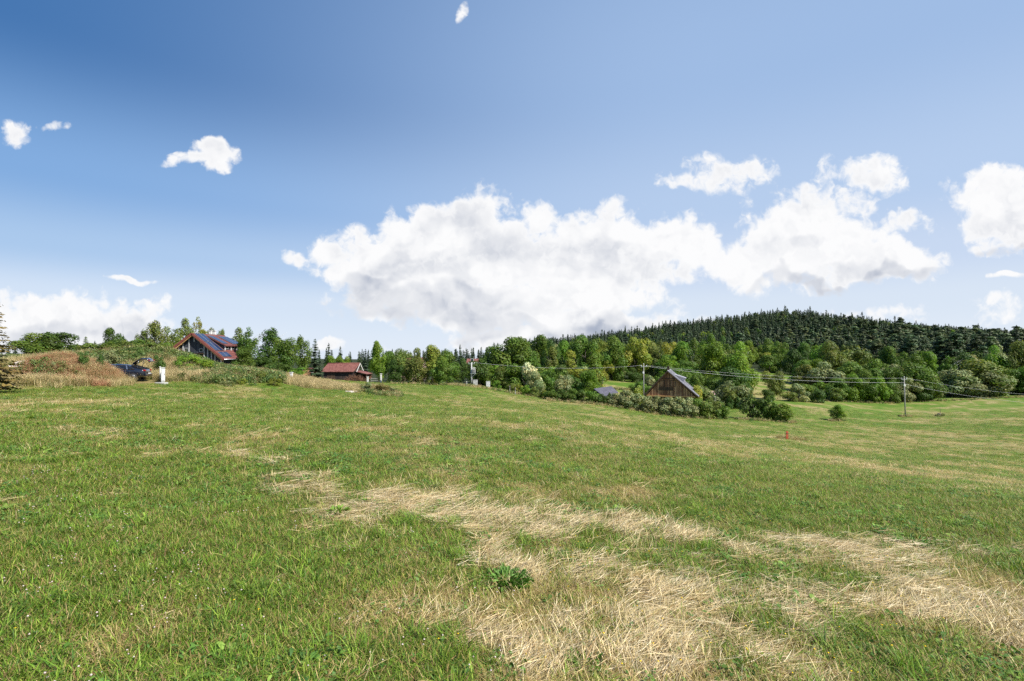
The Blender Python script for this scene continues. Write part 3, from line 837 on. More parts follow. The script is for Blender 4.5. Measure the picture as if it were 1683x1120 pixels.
def build_grass():
    g = M['grass']; s = M['straw']; pro = []
    for i in range(4):   # 0-3 lush
        pro.append(blade_mesh('lush', 10 + i, 64, .13, (.028, .095), (.0020, .0052), (.1, 1.35), [G1, G2, G3, G4, T4, T1, T2], g, mixw=[.28, .20, .18, .10, .10, .06, .08]))
    for i in range(4):   # 4-7 mixed
        pro.append(blade_mesh('mixed', 20 + i, 60, .13, (.025, .09), (.0018, .0044), (.15, 1.5), [G1, G3, G4, T4, T1, T2], g, mixw=[.2, .14, .14, .17, .22, .13]))
    for i in range(4):   # 8-11 parched
        pro.append(blade_mesh('parched', 30 + i, 54, .13, (.025, .085), (.0016, .0036), (.3, 1.55), [T1, T2, T3, T4, G4], g, mixw=[.32, .22, .14, .17, .15]))
    for i in range(3):   # 12-14 herb leaves
        pro.append(lf('herb', 40 + i, 34, .026, (.11, .205, .04), g))
    for i in range(2):   # 15-16 long tuft
        pro.append(blade_mesh('tuft', 50 + i, 50, .07, (.09, .19), (.003, .006), (.05, .8), [G1, G2, G3], g, mixw=[.45, .3, .25], curl=.8))
    for i in range(3):   # 17-19 broad leaved rosettes
        rg = np.random.default_rng(60 + i); V, L_, C_, sz = [], [], [], []
        for q in range(16):
            a = rg.uniform(0, 6.28); l = rg.uniform(.04, .10); w = l * rg.uniform(.22, .36); el = rg.uniform(.15, .9); o = len(V)
            d = np.array([math.cos(a) * math.cos(el), math.sin(a) * math.cos(el), math.sin(el)]); sd = np.array([-math.sin(a), math.cos(a), rg.normal(0, .2)]); dn = np.array([0, 0, -l * .5])
            st = np.array([rg.normal(0, .03), rg.normal(0, .03), rg.uniform(.01, .05)])
            for t, ww_ in ((0, .15), (.4, 1), (.75, .8)):
                cpt = st + d * l * t + dn * t * t; V += [cpt - sd * w * ww_ * .5, cpt + sd * w * ww_ * .5]
            V.append(st + d * l + dn); L_ += [o, o + 1, o + 3, o + 2, o + 2, o + 3, o + 5, o + 4, o + 4, o + 5, o + 6]; sz += [4, 4, 3]
            C_ += [np.array([(.12, .24, .04), (.08, .18, .035), (.19, .29, .05)][i]) * rg.uniform(.7, 1.3)] * 7
        pro.append(mesh_np('rosette', np.array(V), sz, np.array(L_), np.array(C_), g))
    coll = proto_collection('grass_clump', pro)
    # near to far: even cover on the ground, thinning as 1/distance^1.5
    P = []
    n_t = 125000
    y0, y1 = 1.5, 112.0
    u = rng.random(n_t * 2)
    e = -.5 + .0
    # density per m2 ~ y^-1.55, width ~ 2.3 y  => pdf ~ y^-.55
    pw = .36
    yy = (y0 ** pw + u * (y1 ** pw - y0 ** pw)) ** (1 / pw)
    xx = rng.uniform(-1.16, 1.16, len(yy)) * (yy + .6)
    keep = rng.random(len(yy)) < .46
    x, y = xx[keep], yy[keep]
    # the grass goes on beside and behind the photographer's spot too
    ys = 40 * rng.random(22000) ** 1.7 - 1.5; xs = (1.16 * (np.maximum(ys, 0) + .6) + 5.5 * rng.random(22000)) * np.where(rng.random(22000) < .5, -1, 1)
    yb = rng.uniform(-1.5, 1.5, 3000); xb = rng.uniform(-2.2, 2.2, 3000)
    x = np.concatenate([x, xs, xb]); y = np.concatenate([y, ys, yb])
    hh = hay(x, y); dd = dry(x, y); ww = wild(x, y)
    k = (rng.random(len(x)) > hh * .5) & (ww < .5) & (forest_mask(x, y) < .5)
    x, y, hh, dd = x[k], y[k], hh[k], dd[k]
    far_ = np.clip((y - 18) / 25, 0, 1)
    f = dd + rng.normal(0, 1, len(x)) * (.17 - .08 * far_) + hh * .35 - .09 * far_ - .08 * np.clip(-x / 4, 0, 1) * np.clip(1.4 - y / 12, 0, 1)
    base = np.where(f < .42, 0, np.where(f < .66, 4, 8)) + rng.integers(0, 4, len(x))
    r = rng.random(len(x))
    herb = fbm(x * .8 + 60, y * .8, 3)
    base = np.where((r < .26 * (herb > .56)) | (r < .05), 12 + rng.integers(0, 3, len(x)), base)
    base = np.where((r > .975) & (dd < .55), 15 + rng.integers(0, 2, len(x)), base)
    base = np.where((r > .05) & (r < .05 + .10 * (herb > .5)) & (y < 14), 17 + rng.integers(0, 3, len(x)), base)
    z = H(x, y)
    sc = np.clip((np.maximum(y, .1) / 5.5) ** .45, 1, 3.4) * rng.uniform(.7, 1.25, len(x))
    hz = np.clip((np.maximum(y, .1) / 7) ** .20, 1, 1.5) * rng.uniform(.45, 1.3, len(x))
    rot = np.stack([rng.normal(0, .12, len(x)), rng.normal(0, .12, len(x)), rng.uniform(0, 6.28, len(x))], 1)
    scatter('grass', np.stack([x, y, z - .004], 1), rot, np.stack([sc, sc, hz], 1), base, coll, 'short green and yellowing grass covering the mown meadow', 'grass')
    # extra fine cover right in front
    # straw
    ps = []
    for i in range(5):
        ps.append(blade_mesh('straw', 70 + i, 26, .17, (.09, .38), (.0024, .0052), (1.32, 1.66), [T3, (.64, .53, .33), T1, (.74, .64, .44), T2], s, True, (.005, .06), [.30, .25, .14, .18, .13], spread=.36, curl=.35))
    for i in range(2):
        ps.append(blade_mesh('straw', 80 + i, 22, .14, (.12, .30), (.0025, .0048), (1.0, 1.5), [T3, T1, T2], s, True, (.01, .08), [.5, .3, .2], spread=1.2, curl=.5))
    for i in range(2):
        ps.append(blade_mesh('stubble', 85 + i, 26, .12, (.06, .17), (.0022, .0042), (.1, .9), [T3, T1, (.6, .5, .3)], s, False, (0, .02), [.4, .3, .3], curl=.3))
    coll = proto_collection('straw_clump', ps)
    X = []; Y = []
    n = 195000; u = rng.random(n); pw = .75
    yy = (1.5 ** pw + u * (48 ** pw - 1.5 ** pw)) ** (1 / pw)
    xx = rng.uniform(-1.5, 1.5, n) * (yy + .6)
    hh = hay(xx, yy)
    k = rng.random(n) < hh * np.where(yy < 6, .54, .40) + (dry(xx, yy) > .66) * .03 + .002
    x, y, hh = xx[k], yy[k], hh[k]
    k = (np.arange(len(x)) < 68000); x, y, hh = x[k], y[k], hh[k]
    z = H(x, y) + .012 * hh
    flow = .62 + (fbm(x * .5, y * .5 + 70, 3) - .5) * 3.6 + np.where(y > 4.2, -.55, 0)
    rot = np.stack([rng.normal(0, .08, len(x)), rng.normal(0, .12, len(x)), flow + rng.normal(0, .18, len(x))], 1)
    idx = np.where(rng.random(len(x)) < .88, rng.integers(0, 5, len(x)), rng.integers(5, 9, len(x)))
    idx = np.where(rng.random(len(x)) < hh * 2, idx, rng.integers(5, 9, len(x)))
    sc = np.clip((y / 5) ** .3, .85, 1.8) * rng.uniform(.6, 1.1, len(x))
    scatter('straw', np.stack([x, y, z], 1), rot, sc, idx, coll, 'pale dry hay lying in loose swaths across the meadow', 'hay')
    print('straw', len(x))
    # flowers
    fl = []
    for i in range(2):
        fl.append(blade_mesh('flower', 90 + i, 5, .10, (.09, .17), (.002, .003), (.0, .35), [G1, G2], M['petal_base'], heads=(2, .0085, (.85, .60, .02), .4)))
    fl.append(blade_mesh('flower', 93, 5, .10, (.05, .10), (.002, .003), (.0, .4), [G1, G2], M['petal_base'], heads=(4, .008, (.62, .52, .50), .8)))
    coll = proto_collection('flower_clump', fl)
    n = 2600; u = rng.random(n); pw = .9
    yy = (1.8 ** pw + u * (45 ** pw - 1.8 ** pw)) ** (1 / pw); xx = rng.uniform(-1.1, 1.1, n) * yy
    dens = fbm(xx * .35 + 9, yy * .35, 3); k = (rng.random(n) < np.clip((dens - .40) * 3.2, .05, 1)) & (wild(xx, yy) < .3)
    x, y = xx[k], yy[k]; white = (x < 0) & (y < 7)
    idx = np.where(white & (rng.random(len(x)) < .85), 2, rng.integers(0, 2, len(x)))
    rot = np.stack([np.zeros(len(x)), np.zeros(len(x)), rng.uniform(0, 6.28, len(x))], 1)
    scatter('wildflowers', np.stack([x, y, H(x, y)], 1), rot, np.clip((y / 8) ** .35, 1, 1.7) * rng.uniform(.7, 1.0, len(x)), idx, coll, 'tiny yellow and white wildflowers dotted through the grass', 'flowers')

M['petal_base'] = leaf_material('petals', (1, 1, 1), .25, .0, .2, .2)
build_grass()

def build_wild():
    g = M['grass']; s = M['straw']; ps = []
    for i in range(4):   # 0-3 golden tall grass
        ps.append(blade_mesh('tall_dry', 110 + i, 70, .36, (.55, 1.05), (.008, .016), (.02, .55), [(.50, .38, .18), (.36, .27, .12), (.62, .50, .28), (.20, .21, .07)], s, heads=(14, .009, (.50, .39, .20), 6), curl=.45))
    for i in range(3):   # 4-6 reddish
        ps.append(blade_mesh('tall_red', 120 + i, 70, .36, (.35, .8), (.008, .016), (.1, .8), [(.40, .19, .10), (.32, .16, .08), (.52, .36, .20)], s, heads=(30, .018, (.42, .22, .12), 3.2), curl=.35))
    for i in range(4):   # 7-10 green herbs
        rg = np.random.default_rng(130 + i); n = 130
        r = .42 * np.sqrt(rg.random(n)); a = rg.uniform(0, 6.28, n)
        C = np.stack([r * np.cos(a), r * np.sin(a), rg.uniform(.05, .8, n) * (1 - (r / .5) ** 2 * .5)], 1)
        V, lo, cc = quads(C, rg.normal(size=(n, 3)) + np.array([0, 0, .8]), .13 * rg.uniform(.5, 1.3, n), 1.5, rg, np.array([(.12, .185, .045), (.17, .21, .06), (.09, .15, .04), (.20, .22, .085)][i]) * tone(n, rg, .7, 1.35, .1))
        ps.append(mesh_np('herb', V, np.full(n, 4), lo, cc, g))
    for i in range(2):   # 11-12 green tall grass
        ps.append(blade_mesh('tall_green', 140 + i, 70, .36, (.4, .8), (.008, .016), (.05, .6), [(.11, .16, .04), (.16, .19, .06), (.30, .25, .10)], g, curl=.5))
    coll = proto_collection('weed_clump', ps)
    n = 60000
    u = rng.uniform(-150, 690, n); y = 28 + (rng.random(n) ** 1.3) * 85
    x = W(u, y); w = wild(x, y)
    k = rng.random(n) < w * np.clip(60 / y, .5, 1) ** 1.5; x, y, u = x[k], y[k], u[k]
    q = fbm(x * .16 + 4, y * .16 + 3, 3) + rng.normal(0, .05, len(x))
    gold = (q > .56); gold |= ((y < 44) & (u < 235)) | ((u > 470) & (u < 590)) | ((u > 590) & (rng.random(len(u)) < .35))
    gold &= ~((u > 370) & (u < 468) & (rng.random(len(u)) < .35))
    red = (u > 5) & (u < 180) & (y > 36) & (y < 50) & (rng.random(len(u)) < .85)
    idx = np.where(gold, rng.integers(0, 4, len(x)), rng.integers(7, 11, len(x)))
    idx = np.where(rng.random(len(x)) < .16, rng.integers(11, 13, len(x)), idx)
    idx = np.where(red, rng.integers(4, 7, len(x)), idx)
    # keep the car, the cabinet and its slab clear
    clear = (np.hypot((x - CAR[0]) / 2.7, (y - CAR[1]) / 1.5) < 1) | ((u > 218) & (u < 262) & (y < 47)) | (np.hypot(x - W(266, 45), y - 44.4) < 1.0) | ((np.abs(x - (W(250, 43))) < 1.6) & (y > 41) & (y < 44.5))
    clear |= (np.abs(u - 325) < 52) & (y > 79) & (y < 92)
    clear |= _on_heap(x, y) > .02
    x, y, u, idx = x[~clear], y[~clear], u[~clear], idx[~clear]
    rot = np.stack([rng.normal(0, .1, len(x)), rng.normal(0, .1, len(x)), rng.uniform(0, 6.28, len(x))], 1)
    scatter('tall_weeds', np.stack([x, y, H(x, y) - .03], 1), rot, rng.uniform(.5, 1.1, len(x)) * np.where((u > 590), .6, 1.0) * np.where((u > 465) & (u <= 590), .75, 1) * np.where((y < 43) & (u > 150), .7, 1), idx, coll, 'tall golden grass and green weeds growing over the unmown banks', 'weeds')
    # verge growth along the hedges and the field edge
    vx, vy = [], []
    for (a, b, d0, d1, n) in ((690, 900, 93, 84, 260), (900, 1195, 78, 77.5, 330), (1205, 1310, 77.5, 76.2, 120), (1300, 1480, 131, 134, 330), (1480, 1683, 137, 143, 300), (1478, 1500, 102.5, 103.5, 40), (1537, 1552, 103, 104, 30), (640, 780, 94, 93, 130), (1362, 1390, 84.4, 85.6, 40), (990, 1046, 122, 128, 400), (1225, 1300, 138, 150, 260)):
        t = rng.random(n); uu = a + (b - a) * t; dd = d0 + (d1 - d0) * t + rng.normal(0, .9, n)
        vx.append(W(uu, dd)); vy.append(dd)
    for (px, d) in ((1293, 45.7), (1322, 45.3), (1308, 45.4), (1282, 45.3), (1298, 45.6)):
        vx.append(W(px, d) + rng.normal(0, .22, 7)); vy.append(d + rng.normal(0, .25, 7))
    x = np.concatenate(vx); y = np.concatenate(vy)
    idx = np.where(rng.random(len(x)) < .62, rng.integers(0, 4, len(x)), rng.integers(7, 13, len(x)))
    idx = np.where((y < 50), rng.integers(0, 4, len(x)), idx)
    rot = np.stack([rng.normal(0, .1, len(x)), rng.normal(0, .1, len(x)), rng.uniform(0, 6.28, len(x))], 1)
    scatter('verge_grass', np.stack([x, y, H(x, y) - .03], 1), rot, rng.uniform(.3, .7, len(x)) * np.where(y < 50, 1.0, 1.0), idx, coll, 'dry uncut grass fringing the hedges and the edge of the field', 'grass')
    # on the soil heap itself
    n = 5200; x = HEAP[0] + rng.uniform(-8, 8, n); y = HEAP[1] + rng.uniform(-4, 4, n)
    k = (_on_heap(x, y) > .02); x, y = x[k], y[k]
    hz = heap_z(x, y)
    q = fbm(x * .5, y * .5, 3)
    idx = np.where((rng.random(len(x)) < .60) & (hz > H(x, y) + .35), rng.integers(4, 7, len(x)), np.where(q > .40, rng.integers(0, 4, len(x)), rng.integers(7, 11, len(x))))
    rot = np.stack([rng.normal(0, .15, len(x)), rng.normal(0, .15, len(x)), rng.uniform(0, 6.28, len(x))], 1)
    scatter('heap_weeds', np.stack([x, y, hz - .05], 1), rot, rng.uniform(.35, .8, len(x)), idx, coll, 'rusty seeding weeds growing over the soil heap', 'weeds')

CAR = (W(188, 44.5), 44.9)
HEAP = (W(86, 40), 40.5)
def _on_heap(x, y):
    q = 1 - ((x - HEAP[0]) / 4.4) ** 2 - ((y - HEAP[1]) / 3.6) ** 2
    return np.clip(q, 0, 1)
def heap_z(x, y):
    q = _on_heap(x, y); dx = (x - HEAP[0]) / 4.4
    prof = 1 - .45 * np.clip(-dx, 0, 1) + .05 * np.sin(dx * 9)
    return H(x, y) - .15 + (np.sqrt(q) * .9 + q * .1) * 1.95 * prof + (fbm(x * 1.1, y * 1.1, 4) - .5) * .9 * np.sqrt(q)
def build_heap():
    nx, ny = 90, 54
    xs = HEAP[0] + np.linspace(-5.3, 5.3, nx); ys = HEAP[1] + np.linspace(-4, 4, ny)
    X, Y = np.meshgrid(xs, ys); Z = np.where(_on_heap(X, Y) > 0, heap_z(X, Y), H(X, Y) - .4)
    V = np.stack([X.ravel(), Y.ravel(), Z.ravel()], 1); o = V.mean(0); 
    i = np.arange(ny - 1)[:, None]; j = np.arange(nx - 1)[None]
    F = np.stack([i * nx + j, i * nx + j + 1, (i + 1) * nx + j + 1, (i + 1) * nx + j], -1).reshape(-1, 4)
    m = plain('heap_soil', (.15, .065, .03), (.32, .17, .085), .8, .95, bump=.6, detail=8)
    me = mesh_np('soil_heap', V, np.full(len(F), 4), F.ravel(), None, m, True)
    ob = link(bpy.data.objects.new('soil_heap', me))
    tag(ob, 'long heap of reddish brown soil overgrown with weeds beside the dark car', 'soil heap')
build_heap()
build_wild()

# ------------------------------------------------------------------ single plants in the foreground
def leafy_plant(px, py, size, col, label, n=70, up=.5, seed=1, spread=.5):
    x, y = ground_hit(px, py); rg = np.random.default_rng(seed)
    root_z = float(H(x, y))
    V, L, C, sz = [], [], [], []
    for i in range(n):
        a = rg.uniform(0, 6.28); el = rg.uniform(.15, 1.2) * up; l = size * rg.uniform(.45, 1.0); w = l * rg.uniform(.16, .26)
        st = np.array([math.cos(a), math.sin(a), 0]) * size * spread * math.sqrt(rg.random()) + np.array([0, 0, rg.uniform(0, size * .6)])
        d = np.array([math.cos(a) * math.cos(el), math.sin(a) * math.cos(el), math.sin(el)])
        s = np.array([-math.sin(a), math.cos(a), rg.normal(0, .3)]); o = len(V)
        b = np.array([0, 0, -1.0]) * l * .35
        for t, q in ((0, .15), (.35, 1), (.7, .8)):
            c = st + d * l * t + b * t * t
            V += [c - s * w * q * .5, c + np.array([0, 0, -.012]), c + s * w * q * .5]
        V.append(st + d * l + b)
        c0 = np.array(col) * rg.uniform(.7, 1.3); C += [c0] * 10
        for r_ in (0, 3):
            L += [o + r_, o + r_ + 1, o + r_ + 4, o + r_ + 3, o + r_ + 1, o + r_ + 2, o + r_ + 5, o + r_ + 4]; sz += [4, 4]
        L += [o + 6, o + 7, o + 9, o + 7, o + 8, o + 9]; sz += [3, 3]
    me = mesh_np('leafy_plant', np.array(V), sz, np.array(L), np.array(C), M['grass'])
    ob = link(bpy.data.objects.new('leafy_plant', me)); ob.location = (x, y, root_z)
    tag(ob, label, 'plant')
leafy_plant(832, 962, .10, (.11, .24, .04), 'dense dark green leafy weed clump beside the hay in the foreground', 460, 1.0, 5, 1.7)
leafy_plant(556, 850, .11, (.17, .31, .04), 'bright light green leafy rosette just below the hay swath', 90, 1.0, 6, .8)
leafy_plant(310, 940, .07, (.15, .25, .04), 'broad leaved green plant in the grass on the left', 130, .9, 7, 1.2)
leafy_plant(380, 1095, .07, (.11, .22, .03), 'low green leafy weed at the bottom left edge of the meadow', 90, .9, 8, 1.2)
leafy_plant(960, 1100, .07, (.10, .22, .03), 'low clump of dark green leaves at the bottom middle of the meadow', 100, .9, 9, 1.3)
leafy_plant(1500, 900, .12, (.09, .20, .03), 'dark green weed standing just below the thin hay line on the right', 120, .9, 10, 1.2)

# ------------------------------------------------------------------ trees and bushes one by one
# left edge and behind the soil heap
tree_at('larch', -30, 26, 440, 108, 'larch', 'yellow brown larch at the left edge of the photo', cat='tree')
tree_at('low', 58, 75, 549, 70, 'leaf', 'broad dark green bushy tree behind the soil heap, nearest the larch')
tree_at('low', 98, 77, 547, 66, 'leaf_dark', 'broad dark green bushy tree behind the soil heap, next to the tiny spruce')
tree_at('spruce', 141, 68, 553, 24, 'leaf_dark', 'tiny dark spruce tip between the bushy trees and the round dark tree')
tree_at('broad', 188, 82, 540, 40, 'leaf_dark', 'round very dark tree standing above the open car')
tree_at('birch', 253, 84, 529, 36, 'leaf_olive', 'thin airy birch left of the log house')
tree_at('birch', 233, 84, 544, 24, 'leaf_olive', 'short airy birch beside the taller thin birch')
tree_at('broad', 281, 96, 540, 46, 'leaf_olive', 'rounded olive tree behind the left eave of the log house')
tree_at('birch', 304, 102, 525, 36, 'leaf_olive', 'tall narrow pointed tree behind the ridge of the log house')
tree_at('birch', 326, 104, 526, 30, 'leaf_yellow', 'yellow green pointed tree rising over the log house roof')
tree_at('birch', 347, 110, 541, 26, 'leaf_olive', 'airy tree peeping over the solar panels')
tree_at('birch', 364, 110, 543, 20, 'leaf_olive', 'small airy tree behind the far end of the log house')
tree_at('birch', 392, 97, 540, 34, 'leaf_olive', 'olive birch just right of the log house')
tree_at('birch', 408, 86, 542, 34, 'leaf', 'leafy birch right of the log house, taller of the near pair')
tree_at('low', 402, 80, 572, 34, 'leaf', 'low green bushy tree at the foot of the birches by the log house')
tree_at('birch', 443, 96, 541, 42, 'leaf_dark', 'tall dark birch between the log house and the spruce')
tree_at('broad', 466, 92, 556, 48, 'leaf', 'round bright crowned tree right of the tall dark birch')
tree_at('low', 430, 88, 580, 36, 'leaf_dark', 'dark low tree under the tall dark birch')
tree_at('birch', 497, 100, 554, 28, 'leaf', 'narrow green birch left of the ragged spruce')
tree_at('spruce', 518, 106, 557, 28, 'spruce', 'ragged dark spruce left of the red roofed barn')
tree_at('bush', 455, 84, 596, 44, 'leaf_dark', 'dark bush under the trees, near the small white post')
tree_at('bush', 488, 84, 604, 34, 'leaf_bright', 'bright green bush right of the small white post')
# behind and beside the barn
for px, d, top, w, lab in ((544, 200, 585, 22, 'leftmost'), (557, 205, 586, 22, 'middle'), (571, 200, 587, 20, 'rightmost')):
    tree_at('low', px, d, top, w, 'leaf_bright', 'bright green low tree behind the barn roof, %s of three' % lab, 'green trees behind the barn')
tree_at('spruce', 590, 172, 577, 15, 'spruce', 'dark spruce behind the gable of the barn, left of two')
tree_at('spruce', 601, 174, 573, 16, 'spruce', 'dark spruce behind the gable of the barn, right of two')
tree_at('spruce', 558, 230, 581, 12, 'spruce', 'small far spruce showing over the barn ridge, first of two')
tree_at('spruce', 576, 232, 579, 12, 'spruce', 'small far spruce showing over the barn ridge, second of two')
tree_at('broad', 622, 112, 562, 30, 'leaf_bright', 'bright green tree with ragged top right of the barn')
tree_at('low', 638, 116, 578, 30, 'leaf', 'low green tree right beside the ragged bright tree')
orch = 'orchard trees along the top of the field'
for px, d, top, w, mt, lab in ((662, 104, 575, 44, 'leaf_olive', 'olive apple tree in front of the pink house'), (687, 100, 574, 40, 'leaf_olive', 'olive apple tree right of the pink house'),
        (711, 106, 568, 40, 'leaf_yellow', 'tallest yellowish tree of the orchard'), (736, 98, 577, 44, 'leaf', 'rounded green orchard tree left of the transformer'),
        (728, 93, 588, 38, 'leaf', 'low front orchard tree with greyish leaves'), (757, 100, 590, 26, 'leaf_dark', 'dark small tree just left of the transformer'),
        (650, 98, 592, 26, 'leaf_dark', 'dark low tree hiding the corner of the pink house')):
    tree_at('low' if w > 30 else 'broad', px, d, top, w, mt, lab, orch)
tree_at('cone', 791, 104, 591, 26, 'leaf_dark', 'dark green tree just right of the transformer')
tree_at('low', 776, 125, 594, 30, 'leaf_dark', 'dark tree directly behind the transformer pole')
tree_at('low', 801, 97, 611, 24, 'leaf', 'low green bush tree above the white cabinet')
tree_at('cone', 823, 97, 599, 24, 'leaf_olive', 'pointed olive young tree in front of the great oak')
tree_at('bush', 817, 90, 625, 16, 'leaf_bright', 'small round bright bush right of the white cabinet')
tree_at('broad', 838, 126, 557, 84, 'leaf', 'great broad oak, biggest crown in the middle of the photo')
tree_at('low', 806, 132, 572, 46, 'leaf', 'broad green tree left behind the great oak')
tree_at('low', 868, 130, 571, 46, 'leaf', 'broad green tree right behind the great oak')
tree_at('broad', 905, 142, 560, 32, 'leaf_dark', 'tall dark green tree right of the great oak')
tree_at('cone', 908, 122, 572, 28, 'leaf_olive', 'pale olive tree in front of the tall dark one')
tree_at('bush', 870, 96, 597, 38, 'leaf_silver', 'rounded bush with silvery white leaves', zbase=None)
tree_at('low', 880, 94, 611, 34, 'leaf_grey', 'grey green bush at the right foot of the silvery one')
tree_at('low', 904, 104, 609, 30, 'leaf', 'round dark bush between the two silvery bushes')
tree_at('cone', 937, 126, 577, 26, 'leaf_yellow', 'yellow green conical tree behind the dark hedge')
tree_at('low', 925, 112, 600, 34, 'leaf_dark', 'dark tree in front of the yellow conical one')
for px, d, top, w, mt, lab in ((841, 89, 630, 18, 'leaf_olive', 'olive shrub between the two wooden stakes'), (853, 88, 631, 16, 'leaf_yellow', 'yellowish shrub second in the hedge row'),
        (864, 86, 633, 18, 'leaf_bright', 'bright green shrub third in the hedge row'), (878, 85, 636, 18, 'leaf_olive', 'olive shrub at the field end of the hedge row'),
        (895, 83, 641, 20, 'leaf_yellow', 'low yellowish shrub before the dark hedge')):
    tree_at('bush', px, d, top, w, mt, lab, 'shrubs along the upper field edge')
tree_at('bush', 926, 83, 617, 38, 'leaf_grey', 'tall silvery grey bush rising from the dark hedge')
for i, (px, top) in enumerate(((905, 641), (922, 640), (940, 640), (957, 641), (974, 643), (988, 648))):
    tree_at('bush', px, 80.5 - i * .3, top, 28, 'leaf_dark' if i % 2 else 'leaf', 'dark green hedge bush, number %s from the silvery bush towards the grey roof' % ('one', 'two', 'three', 'four', 'five', 'six')[i], 'dark hedge bushes')
tree_at('low', 967, 98, 609, 36, 'leaf_bright', 'rounded bright green tree above the small grey roof')
tree_at('low', 996, 152, 593, 30, 'leaf_yellow', 'pale yellow green tree beyond the golden paddock')
tree_at('low', 970, 150, 590, 34, 'leaf_olive', 'soft olive tree left of the pale yellow one')
tree_at('low', 1018, 158, 600, 30, 'leaf_grey', 'grey green tree beyond the golden paddock near the pole')
tree_at('low', 1040, 152, 605, 26, 'leaf_dark', 'dark tree left of the utility pole beyond the paddock')
for i, (px, top, w) in enumerate(((1012, 646, 26), (1029, 642, 32), (1047, 647, 28), (1063, 651, 28), (1080, 651, 30), (1098, 653, 30), (1115, 653, 30), (1132, 654, 30), (1149, 655, 32), (1166, 655, 34), (1182, 661, 28))):
    tree_at('bush', px, 79.0 - .1 * i, top, w * 1.15, ['leaf_grey', 'leaf_grey', 'leaf_grey', 'leaf_grey', 'leaf_grey', 'leaf_grey', 'leaf_grey', 'leaf_grey', 'leaf', 'leaf_olive', 'leaf'][i],
            ('silver green rose bush of the hedge before the chalet' if i < 8 else 'darker green bush at the right end of the rose hedge'), 'silver hedge bushes before the chalet')
tree_at('bush', 1002, 80, 646, 10, 'leaf_dark', 'nearly black small bush between the grey roof and the rose hedge')
tree_at('bush', 1048, 90, 634, 24, 'leaf_yellow', 'yellow green bush left of the chalet gable')
tree_at('low', 1148, 104, 617, 34, 'leaf', 'rounded green tree right of the chalet dormer')
tree_at('bush', 1143, 94, 634, 26, 'leaf_yellow', 'yellowish bush touching the right eave of the chalet')
tree_at('low', 1205, 122, 605, 58, 'leaf_dark', 'wide dark tree above the pink roofed cottage')
tree_at('low', 1178, 128, 612, 40, 'leaf', 'green tree left behind the pink roofed cottage')
tree_at('bush', 1207, 104, 639, 26, 'leaf_grey', 'greyish bush right of the pink roofed cottage')
tree_at('bush', 1222, 103, 636, 20, 'leaf_olive', 'olive bush by the pasture gap')
tree_at('bush', 1200, 100, 652, 14, 'leaf_dark', 'small dark bush in front of the cottage')
tree_at('bush', 1213, 100, 652, 14, 'leaf_dark', 'small dark bush beside the pasture gap')
tree_at('broad', 1270, 128, 611, 36, 'leaf_olive', 'dark drooping tree standing alone in the pasture gap', zbase=ZP(657, 128))
tree_at('bush', 1262, 125, 640, 22, 'leaf_dark', 'dark bush at the foot of the lone pasture tree')
tree_at('bush', 1237, 80, 650, 42, 'leaf_dark', 'dark left bush of the three bush island in the field')
tree_at('bush', 1264, 79, 651, 30, 'leaf', 'lighter topped middle bush of the three bush island')
tree_at('bush', 1288, 77.5, 664, 36, 'leaf_bright', 'low right bush of the three bush island')
tree_at('bush', 1313, 126, 631, 34, 'leaf_grey', 'blue grey bush left of the round bush')
tree_at('bush', 1300, 124, 645, 26, 'leaf_olive', 'low olive bush at the end of the pasture gap')
tree_at('bush', 1344, 126, 638, 28, 'leaf_dark', 'round dark bush standing before the tree belt')
tree_at('broad', 1375, 85, 666, 26, 'leaf_bright', 'small lone young tree in the field left of the right pole', cat='tree', name='young_tree')
belt = 'trees of the belt behind the field'
for px, d, top, w, mt, lab in ((1376, 136, 622, 40, 'leaf', 'bright front tree at the left end of the tree belt'), (1400, 135, 616, 40, 'leaf_bright', 'bright green front tree second in the belt'),
        (1424, 135, 610, 42, 'leaf', 'tall front tree in the middle of the belt'), (1446, 134, 620, 34, 'leaf_bright', 'light green front tree left of the pole'),
        (1464, 135, 626, 34, 'leaf', 'green front tree directly left of the pole'), (1352, 152, 596, 66, 'leaf_grey', 'pale greyish wide crown behind the round bush'),
        (1322, 156, 600, 42, 'leaf_olive', 'olive crown at the left of the belt'), (1400, 156, 596, 60, 'leaf', 'wide green crown behind the front belt trees'),
        (1440, 160, 592, 50, 'leaf', 'high rounded crown left behind the pole'), (1463, 150, 605, 46, 'leaf', 'rounded crown just left of the pole top'),
        (1505, 142, 598, 66, 'leaf', 'big domed tree right of the pole'), (1493, 138, 622, 44, 'leaf_grey', 'grey green low tree behind the pole foot'),
        (1530, 141, 617, 36, 'leaf_olive', 'olive tree on the right flank of the domed one'), (1518, 139, 630, 36, 'leaf_dark', 'dark bush tree low under the domed tree'),
        (1600, 152, 593, 108, 'leaf_olive', 'very wide dome shaped tree on the right'), (1572, 150, 608, 60, 'leaf_grey', 'grey green left flank tree of the wide dome'),
        (1628, 148, 612, 62, 'leaf_grey', 'dull grey green tree in front of the wide dome'), (1600, 148, 622, 56, 'leaf_grey', 'low grey green tree below the wide dome'),
        (1662, 152, 608, 46, 'leaf', 'green tree right of the wide dome'), (1690, 150, 604, 50, 'leaf_bright', 'bright green tree at the right edge of the photo'),
        (1740, 152, 606, 60, 'leaf', 'green tree just beyond the right edge tree')):
    tree_at('low', px, d, top, w, mt, lab, belt)

